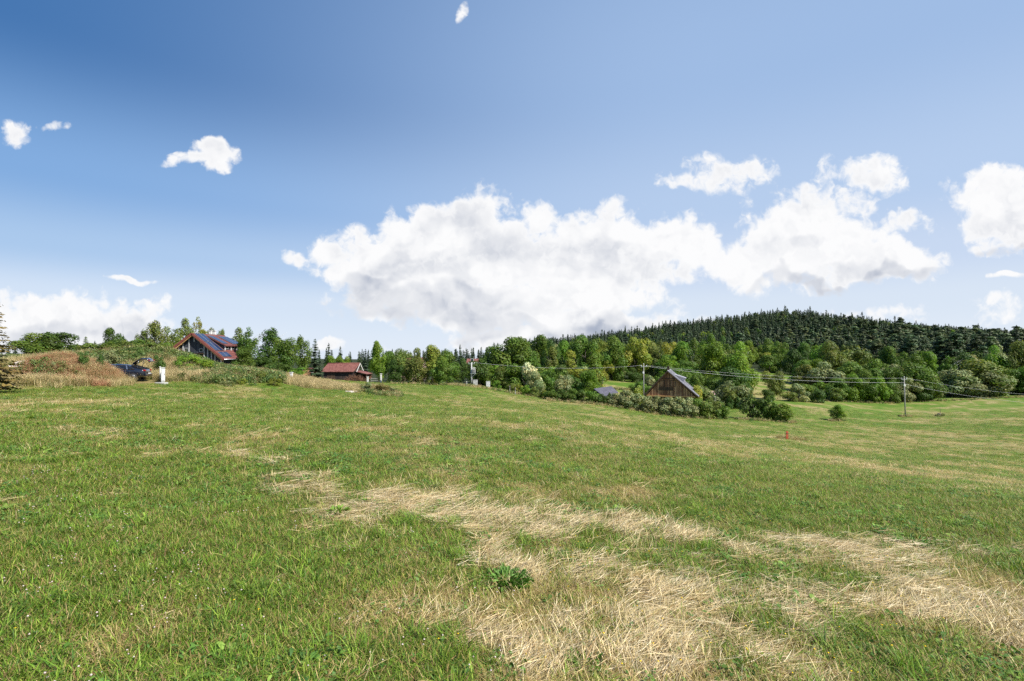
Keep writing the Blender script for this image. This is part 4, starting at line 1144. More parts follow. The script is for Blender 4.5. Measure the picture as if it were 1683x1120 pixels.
# ------------------------------------------------------------------ mixed woods on the lower slope
def clear_spot(u, d):
    if 982 < u < 1050 and d < 152: return False
    if 1222 < u < 1302 and d < 228: return False
    if u > 1300 and d < 165: return False
    if u < 1225 and d < np.interp(u, [700, 900, 950, 1225], [170, 145, 135, 138]): return False
    return True
pts = []
mixed = 'broadleaf trees on the lower slope of the hill'
row_d = [148, 160, 174, 190, 208, 228, 250, 275, 302, 332, 362]
for ri, d in enumerate(row_d):
    step = 8.4 + d * .006
    u = 860 if d > 170 else 900
    while u < 1740:
        du = step / d * FPX
        uu = u + rng.uniform(-.35, .35) * du; dd = d + rng.uniform(-6, 6)
        u += du
        if not clear_spot(uu, dd): continue
        # woods thin out to the left of the hill and give way to pines to the right
        lim = np.interp(uu, [860, 1000, 1250, 1400, 1500, 1740], [340, 370, 385, 320, 250, 218])
        if dd > lim: continue
        pts.append((uu, dd))
for (u, d) in pts:
    key = random.choices(['low', 'broad', 'cone', 'birch'], [6, 4, .8, 1.0])[0]
    h = rng.uniform(7.0, 14.0) * (1.12 if u > 1150 else 1.0); w = {'low': 9.5, 'broad': 8.8, 'cone': 5.2, 'birch': 5.2}[key] * rng.uniform(.8, 1.15)
    mt = random.choices(['leaf', 'leaf_bright', 'leaf_olive', 'leaf_dark', 'leaf_grey', 'leaf_yellow'], [6, 2.6, 3, 2, 1.2, 1.0])[0]
    desc = {'leaf': 'mid green', 'leaf_bright': 'fresh green', 'leaf_olive': 'olive', 'leaf_dark': 'deep green', 'leaf_grey': 'greyish', 'leaf_yellow': 'yellow green'}[mt]
    plant(key, float(W(u, d)), d, h, w, mt, '%s %s tree in the mixed woods low on the hill' % (desc, 'slender' if key in ('cone', 'birch') else 'rounded'), '%s %s trees low on the hill' % (desc, 'slender' if key in ('cone', 'birch') else 'rounded'))

for i in range(150):
    while True:
        u = random.uniform(780, 1225); d = random.uniform(96, 150)
        if (984 < u < 1048 and d > 88) or (u > 1040 and u < 1145 and d < 106) or (1154 < u < 1200 and d < 123) or u > 1214: continue
        break
    mt = random.choices(['leaf', 'leaf_bright', 'leaf_olive', 'leaf_dark', 'leaf_grey', 'leaf_yellow'], [6, 2.6, 3, 3, 1.5, 1.0])[0]
    desc = {'leaf': 'mid green', 'leaf_bright': 'fresh green', 'leaf_olive': 'olive', 'leaf_dark': 'deep green', 'leaf_grey': 'greyish', 'leaf_yellow': 'yellow green'}[mt]
    h = random.uniform(2.2, 5.2)
    plant('bush', float(W(u, d)), d, h, h * random.uniform(.9, 1.4), mt, '%s bush in the thicket between the gardens and the wood' % desc, '%s bushes of the thicket' % desc)
for i in range(46):
    u = random.choice([random.uniform(1305, 1545), random.uniform(1655, 1740)]); d = float(np.interp(u, [1300, 1480, 1560, 1740], [131, 136, 144, 150])) + random.uniform(-1, 12)
    mt = random.choices(['leaf', 'leaf_bright', 'leaf_olive', 'leaf_dark', 'leaf_grey'], [6, 2, 3, 4, 2.5])[0]
    desc = {'leaf': 'mid green', 'leaf_bright': 'fresh green', 'leaf_olive': 'olive', 'leaf_dark': 'deep green', 'leaf_grey': 'greyish'}[mt]
    h = random.uniform(2.2, 4.8)
    plant('bush', float(W(u, d)), d, h, h * random.uniform(1.0, 1.5), mt, '%s bush along the foot of the tree belt behind the field' % desc, '%s bushes along the tree belt' % desc)

# ------------------------------------------------------------------ conifer forest on the hill, and the far woods to the left
def build_conifers():
    C = []
    d = 205.0
    while d < 960:
        step = 7.4 + d * .0030
        u = 840
        while u < 1900:
            du = step / d * FPX; uu = u + rng.uniform(-.45, .45) * du; dd = d + rng.uniform(-.5, .5) * step; u += du
            start = np.interp(uu, [860, 1000, 1250, 1400, 1500, 1740], [335, 345, 335, 276, 220, 195])
            if dd < start: continue
            C.append((uu, dd))
        d += step * (.86 if d < 500 else 1.0)
    for (a, b, d0, d1, n) in ((590, 900, 380, 470, 130), (-100, 590, 400, 480, 60), (640, 780, 300, 340, 16)):
        for _ in range(n): C.append((rng.uniform(a, b), rng.uniform(d0, d1)))
    C = np.array(C); x = W(C[:, 0], C[:, 1]); y = C[:, 1]; z = H(x, y)
    # pines towards the right and low, spruces high and to the left
    pm = np.clip((C[:, 0] - 1180) / 300, 0, 1) * np.clip((700 - y) / 250, 0, 1) * .85
    pine = rng.random(len(x)) < pm
    h = rng.uniform(13, 20, len(x)) * np.where(C[:, 0] < 860, .78, 1.0)
    h *= np.where(rng.random(len(x)) < .10, 1.22, 1) * (.72 + .56 * fbm(x * .02, y * .02, 3))
    wd = h / 18 * np.where(pine, 8.6, 6.2) * rng.uniform(.85, 1.35, len(x))
    top = HY - (z + h - EYE) / y * FPX
    order = np.argsort(y); prof = np.full(2400, 2000.0)
    vis = np.zeros(len(x))
    for i in order:
        c = C[i, 0] + 300; hw = max(1, wd[i] / y[i] * FPX / 2)
        a, b = int(max(0, c - hw)), int(min(2399, c + hw)) + 1
        t = top[i] + np.abs(np.arange(a, b) - c) / hw * h[i] / y[i] * FPX * .6
        vis[i] = np.clip(np.minimum(prof[a:b], HY + 90) - t, 0, None).sum() * (0 < C[i, 0] < 1683)
        prof[a:b] = np.minimum(prof[a:b], t)
    rest = np.ones(len(x), bool)
    for flag, key, nm in ((False, 'spruce', 'spruce'), (True, 'pine', 'pine')):
        ii = np.where(pine == flag)[0]; ii = ii[np.argsort(-vis[ii])][:290]
        ii = ii[vis[ii] > 0]
        for i in ii:
            rest[i] = False
            k2 = key if y[i] < 330 else 'far_' + key
            hill = C[i, 0] > 860
            u_, d_ = C[i, 0], y[i]
            where = ('the left shoulder of the hill' if u_ < 1050 else 'the slope above the chalet' if u_ < 1180 else 'the slope under the rounded summit' if u_ < 1330
                     else 'the slope above the tree belt' if u_ < 1500 else 'the slope above the wide dome tree')
            zone = 'at the lower forest edge on' if d_ < 300 else 'near the skyline on' if d_ > 700 else 'half way up'
            lab = ('dark %s %s %s' % (nm, zone, where)) if hill else 'dark %s on the far skyline %s' % (nm, 'between the oak and the transformer' if u_ > 780 else 'behind the orchard' if u_ > 640 else 'behind the red barn' if u_ > 500 else 'behind the log house')
            grp = lab.replace('dark %s' % nm, nm + 's')
            plant(k2, float(x[i]), float(y[i]), float(h[i]), float(wd[i]), 'spruce' if key == 'spruce' else 'pine', lab, grp)
    ii = np.where(rest)[0]
    ms = []
    for key, mt in (('far_spruce', 'spruce'), ('far_pine', 'pine')):
        for cm, tm in PROTO[key][1]:
            me = cm.copy(); me.materials.clear(); me.materials.append(M[mt]); ms.append(me)
    for i in range(4):
        ms.append(crown_mesh('far_broadleaf', 'low', 1200 + i, 1300, .8, M[('leaf', 'leaf_olive', 'leaf_bright', 'leaf_dark')[i]]))
    coll = proto_collection('woodland', ms)
    np_ = len(PROTO['far_pine'][1])
    idx = np.where(pine[ii], 3 + rng.integers(0, np_, len(ii)), rng.integers(0, 3, len(ii)))
    bl = (rng.random(len(ii)) < np.clip(1.1 - y[ii] / 700, .03, .5) * (fbm(x[ii] * .012, y[ii] * .012 + 5, 3) > .46)) & (C[ii, 0] > 860)
    idx = np.where(bl, 3 + np_ + rng.integers(0, 4, len(ii)), idx)
    rot = np.stack([np.zeros(len(ii)), np.zeros(len(ii)), rng.uniform(0, 6.28, len(ii))], 1)
    w0 = np.where(bl, 6.0, np.where(pine[ii], 6.4, 6.6)); h0 = np.where(bl, 11.0, 18.0)
    scatter('conifer_forest', np.stack([x[ii], y[ii], z[ii] - .1], 1), rot, np.stack([wd[ii] / w0, wd[ii] / w0, h[ii] / h0], 1), idx, coll, 'dense dark conifer forest filling the upper slopes of the hill', 'forest')
    print('conifers', len(x), 'stuff', len(ii))
build_conifers()
# ------------------------------------------------------------------ materials of built things
M['log'] = boards('charcoal_boards', (.028, .032, .042), (.078, .083, .098), .22, 0, (.015, .015, .02))
M['dark_inside'] = plain('dark_inside', (.012, .012, .014))
M['trim_red'] = plain('red_fascia', (.20, .055, .042), (.25, .075, .055), 3, .6)
M['tile_red'] = tiles('red_tiles', (.115, .036, .032), (.19, .06, .05), .28, .35, (1, 2))
M['pine_wood'] = plain('fresh_rafter_wood', (.50, .26, .10), (.58, .34, .15), 5, .6, stretch=(1, 6, 1))
M['pale_post'] = plain('weathered_pale_post', (.42, .42, .42), (.55, .54, .52), 5, .8)
M['solar'] = plain('solar_glass', (.016, .028, .070), (.024, .042, .10), 1.2, .14, spec=.7)
M['alu'] = plain('aluminium', (.55, .56, .58), None, rough=.35, metal=.8)
M['grey_roof'] = tiles('dark_grey_roof', (.05, .052, .058), (.085, .085, .09), .3, .35, (1, 2))
M['white'] = plain('white_enamel', (.66, .66, .65), (.56, .56, .55), 2, .5)
M['offwhite'] = plain('aged_white', (.62, .60, .57), (.72, .70, .67), 3, .7)
M['glass'] = plain('window_glass', (.03, .04, .05), None, rough=.06, spec=.8)
M['brown_boards'] = boards('weathered_boards', (.17, .075, .038), (.72, .43, .24), .21, 0, (.02, .012, .008))
M['brown_dark'] = plain('dark_brown_wood', (.05, .03, .02), (.10, .06, .035), 6, .8, stretch=(1, 1, .3))
M['metal_roof'] = plain('grey_sheet_roof', (.34, .33, .36), (.44, .43, .46), 3, .45, metal=.15)
M['purple_roof'] = tiles('grey_shingles', (.065, .062, .085), (.11, .105, .135), .3, .3, (0, 1))
M['barn_tile'] = tiles('barn_tiles', (.15, .048, .038), (.235, .092, .07), .3, .36, (0, 2))
M['barn_wood'] = boards('barn_wood', (.03, .02, .016), (.085, .055, .04), .2, 0)
M['brick'] = plain('orange_brick', (.50, .22, .12), (.62, .33, .20), 6, .85, stretch=(1, 1, 3))
M['pink_plaster'] = plain('pink_plaster', (.40, .24, .21), (.50, .34, .30), 1.5, .85)
M['concrete'] = plain('concrete', (.36, .36, .35), (.50, .49, .47), 3, .85, bump=.2)
M['pale_stone'] = plain('pale_stone', (.56, .48, .42), (.70, .62, .55), 2, .85)
M['red_plastic'] = plain('red_marker_paint', (.42, .075, .035), (.50, .12, .06), 6, .5)
M['wire'] = plain('aluminium_wire', (.55, .55, .55), None, rough=.5)
M['porcelain'] = plain('white_porcelain', (.75, .75, .73), None, rough=.2)
M['brush'] = plain('dead_twigs', (.13, .06, .035), (.22, .11, .06), 5, .9)
M['wood_post'] = plain('grey_wood_pole', (.27, .25, .23), (.42, .40, .37), 3, .85, stretch=(4, 4, .4))

# ------------------------------------------------------------------ log house with solar panels
def log_house():
    d0, d1 = 80.0, 89.0
    xl, xa, xr = W(281.5, d0), W(315.2, d0), W(368, d0)
    za, zl, zr = ZP(547.5, d0), ZP(573, d0), ZP(590, d0)
    r = empty('log_house', (xa, d0, 0)); ox, oy = xa, d0
    gz = ZP(607, d0)
    r.location.z = gz
    tag(r, 'charcoal timber house with red roof edges and blue solar panels behind the bank', 'house')
    L = lambda x, y, z: (x - ox, y - oy, z - gz)
    sl = (za - zl) / (xa - xl); sr = (za - zr) / (xr - xa)      # slopes
    il, ir = xl + .75, xr - .55                                  # wall lines inside the eaves
    yw = d0 + .55
    m = MB()
    m.prism([L(il, yw, gz - 1.2), L(ir, yw, gz - 1.2), L(ir, yw, za - (ir - xa) * sr - .22), L(xa, yw, za - .22), L(il, yw, za - (xa - il) * sl - .22)], (0, d1 - d0 - 1.1, 0))
    m.build('wall', M['log'], r)
    # roof: two tiled slabs
    t = .16
    m = MB(); m.prism([L(xa, d0, za), L(xl, d0, zl), L(xl, d0, zl - t), L(xa, d0, za - t)], (0, d1 - d0, 0)); rl = m.build('roof', M['tile_red'], r)
    m = MB(); m.prism([L(xa, d0, za), L(xr, d0, zr), L(xr, d0, zr - t), L(xa, d0, za - t)], (0, d1 - d0, 0)); rr = m.build('roof', M['tile_red'], r)
    # chimneys
    for (px, yy) in ((345, 85.5), (351, 86.6)):
        xx = xa - .3; m = MB(); m.box(L(xx, yy, za + .15), (.38, .38, .9)); m.box(L(xx, yy, za + .63), (.5, .5, .08)); m.build('chimney', M['offwhite'], rl)
    # fascia boards on the gable
    m = MB(); m.bar(L(xl, d0 - .03, zl - .12), L(xa, d0 - .03, za - .10), .06, .30); m.build('fascia', M['trim_red'], r)
    m = MB(); m.bar(L(xa, d0 - .03, za - .10), L(xr, d0 - .03, zr - .12), .06, .30); m.build('fascia', M['trim_red'], r)
    m = MB(); m.bar(L(xl + .2, d0 + .1, zl - .33), L(xa, d0 + .1, za - .33), .16, .16); m.bar(L(xa, d0 + .1, za - .33), L(xr - .2, d0 + .1, zr - .33), .16, .16)
    for q in (.45,): m.box(L(xl + (xa - xl) * q, d0 + .3, zl + (za - zl) * q - .42), (.18, .6, .18)); m.box(L(xa + (xr - xa) * .28, d0 + .3, za - (xr - xa) * .28 * sr - .42), (.18, .6, .18))
    m.build('rafter', M['pine_wood'], r)
    # white posts on the gable
    for px in (297.5, 307.5, 316, 332.5, 338.5, 344.5, 350.5, 291):
        x = W(px, d0); s = sl if x < xa else sr; ztop = za - abs(x - xa) * s - .3
        zb = gz - .5 if px > 330 else ZP(580, d0)
        if px == 316: zb = ZP(562, d0)
        m = MB(); m.box(L(x, yw - .06, (ztop + zb) / 2), (.13, .1, ztop - zb)); m.build('timber_post', M['pale_post'], r)
    m = MB(); m.box(L(ir - .1, yw - .1, (gz - .8 + zr - .2) / 2), (.2, .2, zr - .2 - gz + .8)); m.build('timber_post', M['pale_post'], r)
    # openings
    def opening(p0, p1, q0, q1, name='window'):
        x0, x1 = W(p0, d0), W(p1, d0); z1, z0 = ZP(q0, d0), ZP(q1, d0)
        m = MB()
        for (c, s) in (((x0 + .04, (z0 + z1) / 2), (.08, z1 - z0)), ((x1 - .04, (z0 + z1) / 2), (.08, z1 - z0))): m.box(L(c[0], yw - .03, c[1]), (s[0], .08, s[1]))
        for zz in (z0 + .04, z1 - .04): m.box(L((x0 + x1) / 2, yw - .035, zz), (x1 - x0, .07, .08))
        w = m.build(name, M['pale_post'] if q1 < 583 else M['brown_dark'], r)
        m = MB(); m.box(L((x0 + x1) / 2, yw - .008, (z0 + z1) / 2), (x1 - x0 - .16, .02, z1 - z0 - .16)); m.build('pane', M['glass'], w)
    opening(299, 306.5, 572, 579.5); opening(324, 331, 573, 579)
    opening(322, 331, 581.5, 590)
    m = MB(); m.box(L(W(326.5, d0), yw - .35, ZP(581, d0)), (1.1, .7, .08)); m.build('balcony', M['brown_dark'], r)
    # shed dormer on the right slope
    yd0, yd1 = d0 + 3.0, d1 - .2
    xt = xa + .5; zt = za - .5 * sr + .10; xe = xa + 3.6; ze = zt - 3.1 * .50
    m = MB(); m.prism([L(xt, yd0, zt), L(xe, yd0, ze), L(xe, yd0, ze - .16), L(xt, yd0, zt - .16)], (0, yd1 - yd0, 0)); dorm = m.build('dormer', M['tile_red'], r)
    m = MB(); m.prism([L(xt + .3, yd0 + .25, zt - .3), L(xe - .35, yd0 + .25, ze + .02), L(xe - .35, yd0 + .25, za - (xe - .35 - xa) * sr - .1), L(xt + .3, yd0 + .25, za - (xt + .3 - xa) * sr - .1)], (0, yd1 - yd0 - .5, 0)); m.build('dormer_wall', M['log'], dorm)
    for i in range(3):
        yy = yd0 + 1.0 + i * 1.75; zb = za - (xe - .35 - xa) * sr
        m = MB(); m.box(L(xe - .33, yy, (ze + zb) / 2 + .02), (.08, .95, (ze - zb) * .62)); w = m.build('window', M['white'], dorm)
        m = MB(); m.box(L(xe - .31, yy, (ze + zb) / 2 + .02), (.07, .75, (ze - zb) * .46)); m.build('pane', M['glass'], w)
    for i in range(4):
        yy = yd0 + .3 + i * 1.8; m = MB(); m.box(L(xe - .25, yy, (ze + za - (xe - .25 - xa) * sr) / 2 - .05), (.12, .12, ze - za + (xe - .25 - xa) * sr - .1)); m.build('timber_post', M['offwhite'], dorm)
    # solar panels: three columns on the roof, four on the dormer
    def panel(x0, y0, x1, y1, zf):
        mid = MB(); nrm = .09
        p = [(x0, y0), (x1, y0), (x1, y1), (x0, y1)]
        mid.add([L(a, b, zf(a) + nrm) for a, b in p] + [L(a, b, zf(a) + nrm - .05) for a, b in p], [(0, 1, 2, 3), (7, 6, 5, 4), (0, 4, 5, 1), (1, 5, 6, 2), (2, 6, 7, 3), (3, 7, 4, 0)])
        o = mid.build('solar_panel', M['solar'], r)
        e = MB()
        for a, b in ((p[0], p[1]), (p[1], p[2]), (p[2], p[3]), (p[3], p[0])): e.bar(L(a[0], a[1], zf(a[0]) + nrm), L(b[0], b[1], zf(b[0]) + nrm), .05, .03)
        e.build('panel_frame', M['alu'], o)
    zf = lambda x: za - (x - xa) * sr
    for i in range(2):
        for j in range(2): panel(xa + .15 + j * 1.7, d0 + .45 + i * 1.2, xa + 1.75 + j * 1.7, d0 + 1.55 + i * 1.2, zf)
    zd = lambda x: zt - (x - xt) * .50
    for i in range(4):
        if i == 1: continue
        panel(xt + .15, yd0 + .15 + i * 1.42, xt + 2.7, yd0 + 1.5 + i * 1.42, zd)
    # dark lower panel field near the eave
    for i in range(2):
        panel(xa + 3.75, d0 + .5 + i * 1.3, xr - .35, d0 + 1.7 + i * 1.3, zf)
    # gutter and down pipe
    m = MB(); m.tube([L(xr + .06, d0, zr - .1), L(xr + .06, d1, zr - .1)], .07, 6); m.tube([L(xr + .06, d0 + .3, zr - .12), L(ir + .12, d0 + .45, zr - .5), L(ir + .12, d0 + .45, gz - .9)], .05, 6); m.build('gutter', M['alu'], r)
    m = MB(); m.box(L((il + ir) / 2 + 1.5, yw + 4, gz - .85), (ir - il - 2.8, 8, .5)); m.build('plinth', M['offwhite'], r)
log_house()

# ------------------------------------------------------------------ red roofed barn with a lean-to
def barn():
    d0 = 158.0; g = ZP(623.5, d0)
    x0, x1 = W(527, d0), W(586, d0); z_e, z_r = ZP(611, d0), ZP(597.5, d0); dep = 7.4
    r = empty('barn', ((x0 + x1) / 2, d0, g)); ox = (x0 + x1) / 2
    tag(r, 'long timber barn with a red tiled roof and open lean-to', 'barn')
    L = lambda x, y, z: (x - ox, y - d0, z - g)
    m = MB(); m.prism([L(x1 - .5, d0 + .6, g - .5), L(x1 - .5, d0 + dep - .6, g - .5), L(x1 - .5, d0 + dep - .6, z_e), L(x1 - .5, d0 + dep / 2, z_r - .25), L(x1 - .5, d0 + .6, z_e)], (-(x1 - x0) + 1.1, 0, 0)); m.build('wall', M['barn_wood'], r)
    for s in (0, 1):
        m = MB(); a = d0 if s == 0 else d0 + dep
        m.prism([L(x0, a, z_e), L(x0 + 1.0, d0 + dep / 2, z_r), L(x0 + 1.0, d0 + dep / 2, z_r - .16), L(x0, a, z_e - .16)], (x1 - x0 - 1.0, 0, 0)); rf = m.build('roof', M['barn_tile'], r)
    m = MB(); m.tube([L(x0 + .9, d0 + dep / 2, z_r + .03), L(x1, d0 + dep / 2, z_r + .03)], .14, 6); m.build('ridge_cap', M['barn_tile'], rf)
    m = MB(); m.bar(L(x1 + .04, d0, z_e - .1), L(x1 + .04, d0 + dep / 2, z_r - .1), .06, .3); m.bar(L(x1 + .04, d0 + dep, z_e - .1), L(x1 + .04, d0 + dep / 2, z_r - .1), .06, .3); m.build('verge_board', M['offwhite'], r)
    # lean-to on the gable side
    m = MB(); m.prism([L(x1 - .5, d0 + .3, z_e + .15), L(x1 + 3.1, d0 + .3, ZP(615, d0)), L(x1 + 3.1, d0 + .3, ZP(615, d0) - .14), L(x1 - .5, d0 + .3, z_e + .01)], (0, dep - .6, 0)); lt = m.build('lean_to_roof', M['barn_tile'], r)
    for xx in (x1 + .9, x1 + 2.9):
        for yy in (d0 + .5, d0 + dep - .5):
            m = MB(); m.box(L(xx, yy, (g + ZP(614, d0)) / 2 - .3), (.18, .18, ZP(614, d0) - g + .2)); m.build('post', M['brown_dark'], r)
    m = MB(); m.box(L(x1 + 1.2, d0 + dep - .9, (g + ZP(615, d0)) / 2 - .25), (3.2, .12, ZP(615, d0) - g)); m.build('back_wall', M['brown_boards'], r)
    m = MB(); m.box(L(x0 + 3.0, d0 + .57, g + .85), (2.4, .1, 1.9)); m.build('door', M['brown_dark'], r)
barn()
def brush_pile():
    px, d = 583, 150; x = W(px, d); z = float(H(x, d)); m = MB(); rg = random.Random(4)
    for i in range(420):
        a = rg.uniform(0, 6.28); q = rg.random() ** .6; bx = math.cos(a) * 3.4 * q; by = math.sin(a) * 1.6 * q
        hz = 1.9 * (1 - q * q) * rg.uniform(.3, 1); l = rg.uniform(.4, 1.1); b = rg.uniform(0, 6.28)
        m.tube([(bx, by, hz - .2), (bx + math.cos(b) * l, by + math.sin(b) * l * .6, hz + rg.uniform(-.1, .6))], [.035, .012], 4)
    o = m.build('brushwood_pile', M['brush']); o.location = (x, d, z); tag(o, 'rusty brown pile of cut branches in front of the barn', 'brushwood')
brush_pile()
def brick_stack():
    d = 112.0; r = empty('brick_shed', (W(509, d), d, float(H(W(509, d), d)))); g = r.location.z
    tag(r, 'small orange brick shed with a pale flat top left of the barn', 'shed')
    w = 17 / FPX * d; zt = ZP(606, d) - g
    m = MB(); m.box((0, 0, zt / 2 - .3), (w, 1.8, zt + .6)); m.build('wall', M['brick'], r)
    m = MB(); m.box((-.1, 0, zt + .06), (w + .35, 2.1, .12), ry=.05); m.build('roof', M['tile_red'], r)
    m = MB(); m.box((w * .42, -.93, zt * .4), (.5, .06, zt * .8)); m.build('door', M['offwhite'], r)
brick_stack()

# ------------------------------------------------------------------ pink house behind the orchard, distant roofs
def simple_house(name, label, px0, px1, d, row_ridge, row_eave, row_base, dep, wallm, roofm, rz=0.0, windows=(), cat='house', gable_right=True, sink=.6):
    xm = (W(px0, d) + W(px1, d)) / 2; wd = (px1 - px0) / FPX * d; g = ZP(row_base, d)
    r = empty(name, (xm, d, g), rz); tag(r, label, cat)
    ze, zr = ZP(row_eave, d) - g, ZP(row_ridge, d) - g; h = wd / 2
    m = MB(); m.prism([(-h + .25, .3, -sink), (-h + .25, dep - .3, -sink), (-h + .25, dep - .3, ze), (-h + .25, dep / 2, zr - .2), (-h + .25, .3, ze)], (wd - .5, 0, 0)); m.build('wall', wallm, r)
    for s in (0, 1):
        a = 0 if s == 0 else dep
        m = MB(); m.prism([(-h, a, ze), (-h, dep / 2, zr), (-h, dep / 2, zr - .14), (-h, a, ze - .14)], (wd, 0, 0)); m.build('roof', roofm, r)
    for (fx, zc, w, hh) in windows:
        m = MB(); m.box((-h + fx * wd, .29, zc), (w, .1, hh)); q = m.build('window', M['white'], r)
        m = MB(); m.box((-h + fx * wd, .26, zc), (w - .2, .1, hh - .2)); m.build('pane', M['glass'], q)
    return r
simple_house('farmhouse', 'pink plastered house half hidden behind the orchard trees', 640, 694, 122, 588, 600, 622, 8, M['pink_plaster'], M['barn_tile'], 0, ((.12, 1.5, .9, 1.2), (.32, 1.5, .9, 1.2), (.62, 1.5, .9, 1.2), (.85, 1.5, .9, 1.2)))
simple_house('distant_house', 'far house with a pinkish roof showing above the transformer', 766, 786, 150, 590, 597, 604, 7, M['barn_wood'], M['barn_tile'], 0, ((.5, 2.0, .9, 1.1),))
simple_house('cottage', 'low cottage with pale pink roof right of the chalet', 1166, 1180, 118, 643.5, 649, 660, 4, M['offwhite'], M['pink_plaster'], .15, ((.4, .8, .5, .6),), 'cottage')
simple_house('cottage', 'low outbuilding with pale pink roof touching the cottage', 1178, 1193, 120, 642, 648, 658, 4, M['brown_boards'], M['pink_plaster'], -.25, (), 'cottage')

def grey_shed2():
    d = 84.0; g = float(H(W(998, d), d))
    r = empty('garden_shed', (W(998, d), d, g)); tag(r, 'small shed whose grey shingled roof shows behind the dark hedge', 'shed')
    P = lambda px, py, dd: (W(px, dd) - r.location.x, dd - d, ZP(py, dd) - g)
    # front slope of the roof faces the camera and a little right
    A, B, C_, D_ = P(976, 639, 84.6), P(1005, 635, 88.2), P(1016, 645, 86.8), P(998, 656, 82.2)
    m = MB(); up = Vector((0, 0, -.14)); q = [Vector(p) for p in (A, B, C_, D_)]
    m.add(q + [p + up for p in q], [(0, 1, 2, 3), (7, 6, 5, 4), (0, 4, 5, 1), (1, 5, 6, 2), (2, 6, 7, 3), (3, 7, 4, 0)]); m.build('roof', M['purple_roof'], r)
    E = Vector(A) + Vector((-.2, .6, -1.0)); F_ = Vector(B) + Vector((.2, 2.2, -1.2))
    q2 = [Vector(A), Vector(B), F_, E]
    m = MB(); m.add([p + Vector((0, .02, .0)) for p in q2] + [p + Vector((0, .02, -.12)) for p in q2], [(0, 1, 2, 3), (7, 6, 5, 4), (0, 4, 5, 1), (1, 5, 6, 2), (2, 6, 7, 3), (3, 7, 4, 0)]); m.build('roof', M['purple_roof'], r)
    base = [Vector(A) * .86 + Vector(C_) * .14, Vector(D_) * .88 + Vector(B) * .12, Vector(C_) * .9 + Vector(A) * .1, Vector(B) * .88 + Vector(D_) * .12]
    m = MB(); v = [p + Vector((0, 0, -.16)) for p in base] + [Vector((p.x, p.y, -.5)) for p in base]
    m.add(v, [(0, 1, 2, 3), (7, 6, 5, 4), (0, 4, 5, 1), (1, 5, 6, 2), (2, 6, 7, 3), (3, 7, 4, 0)]); m.build('wall', M['brown_dark'], r)
grey_shed2()

# ------------------------------------------------------------------ chalet with the boarded gable
def chalet():
    d = 92.0; a = R(21); xa = W(1097, d)
    zr = ZP(609.5, d); g = float(H(xa, d + 3))
    r = empty('chalet', (xa, d, g), -a); tag(r, 'brown boarded chalet with a steep gable and grey metal roof behind the rose hedge', 'house')
    Hh = zr - g; hl = 4.15; hr = 5.3; ze = ZP(651, d) - g; dep = 8.5
    sl = (Hh - ze) / hl; sr = (Hh - ze) / hr
    m = MB(); m.prism([(-hl + .35, .35, ze - .2 + .05), (hr - .45, .35, ze - .2 + .05), (0, .35, Hh - .2)], (0, dep - .7, 0)); m.build('gable', M['brown_boards'], r)
    m = MB(); m.prism([(-hl + .9, .5, -.6), (hr - 1.0, .5, -.6), (hr - 1.0, .5, ze - .16), (-hl + .9, .5, ze - .16)], (0, dep - 1, 0)); m.build('wall', M['brown_dark'], r)  # lower wall in dark brown: the shadow below the gable is put into its colour
    t = .16
    m = MB(); m.prism([(0, 0, Hh), (-hl, 0, ze), (-hl, 0, ze - t), (0, 0, Hh - t)], (0, dep, 0)); m.build('roof', M['brown_dark'], r)
    m = MB(); m.prism([(0, -.02, Hh + .05), (hr, -.02, ze + .05), (hr, -.02, ze - t), (0, -.02, Hh - t)], (0, dep, 0))
    for i in range(18): y = .1 + i * .49; m.bar((.1, y, Hh + .06 - .1 * sr), (hr - .05, y, ze + .09), .05, .05)
    rf = m.build('roof', M['metal_roof'], r)
    m = MB(); m.box((-.05, 3.0, Hh + .15), (.4, .4, 1.1)); m.box((-.05, 3.0, Hh + .72), (.5, .5, .08)); m.build('chimney', M['brown_dark'], rf)
    m = MB(); m.bar((0, -.03, Hh - .12), (-hl, -.03, ze - .12), .05, .24); m.build('barge_board', M['brown_dark'], r)
    m = MB(); m.bar((0, -.05, Hh - .14), (hr, -.05, ze - .14), .05, .18); m.build('barge_board', M['brown_dark'], r)
    # lintel band, two shuttered openings, the dark balcony door field
    zb = Hh - 1.45
    m = MB(); m.box((-.05, .30, zb), (3.0, .08, .13)); m.build('beam', M['brown_dark'], r)
    for x in (-.95, .95):
        m = MB()
        for (cx_, cz, w, h) in ((x - .42, zb - .85, .09, 1.1), (x + .42, zb - .85, .09, 1.1), (x, zb - .33, .93, .09), (x, zb - 1.37, .93, .09)): m.box((cx_, .31, cz), (w, .07, h))
        w_ = m.build('window', M['brown_dark'], r)
        m = MB(); m.box((x, .335, zb - .85), (.78, .03, .98)); m.build('shutter', M['brown_boards'], w_)
    m = MB(); m.box((-.3, .33, zb - 1.85), (2.5, .05, .62)); m.build('dark_panel', M['brown_dark'], r)
    m = MB(); m.box((.55, .28, ze - .08), (hl + hr - 1.1, .12, .22)); m.build('beam', M['pine_wood'], r)
    # dormer on the right slope
    y0, y1 = 3.1, 5.6; x0 = 1.0; z0 = Hh - x0 * sr; x1 = 3.0
    m = MB(); m.prism([(x0, y0, z0 + .12), (x1, y0, z0 - .55), (x1, y0, z0 - .67), (x0, y0, z0)], (0, y1 - y0, 0)); dm = m.build('dormer', M['metal_roof'], r)
    m = MB(); m.prism([(x0 + .1, y0 + .15, z0 - .05), (x1 - .2, y0 + .15, z0 - .6), (x1 - .2, y0 + .15, Hh - (x1 - .2) * sr - .02)], (0, y1 - y0 - .3, 0)); m.build('dormer_wall', M['metal_roof'], dm)
chalet()

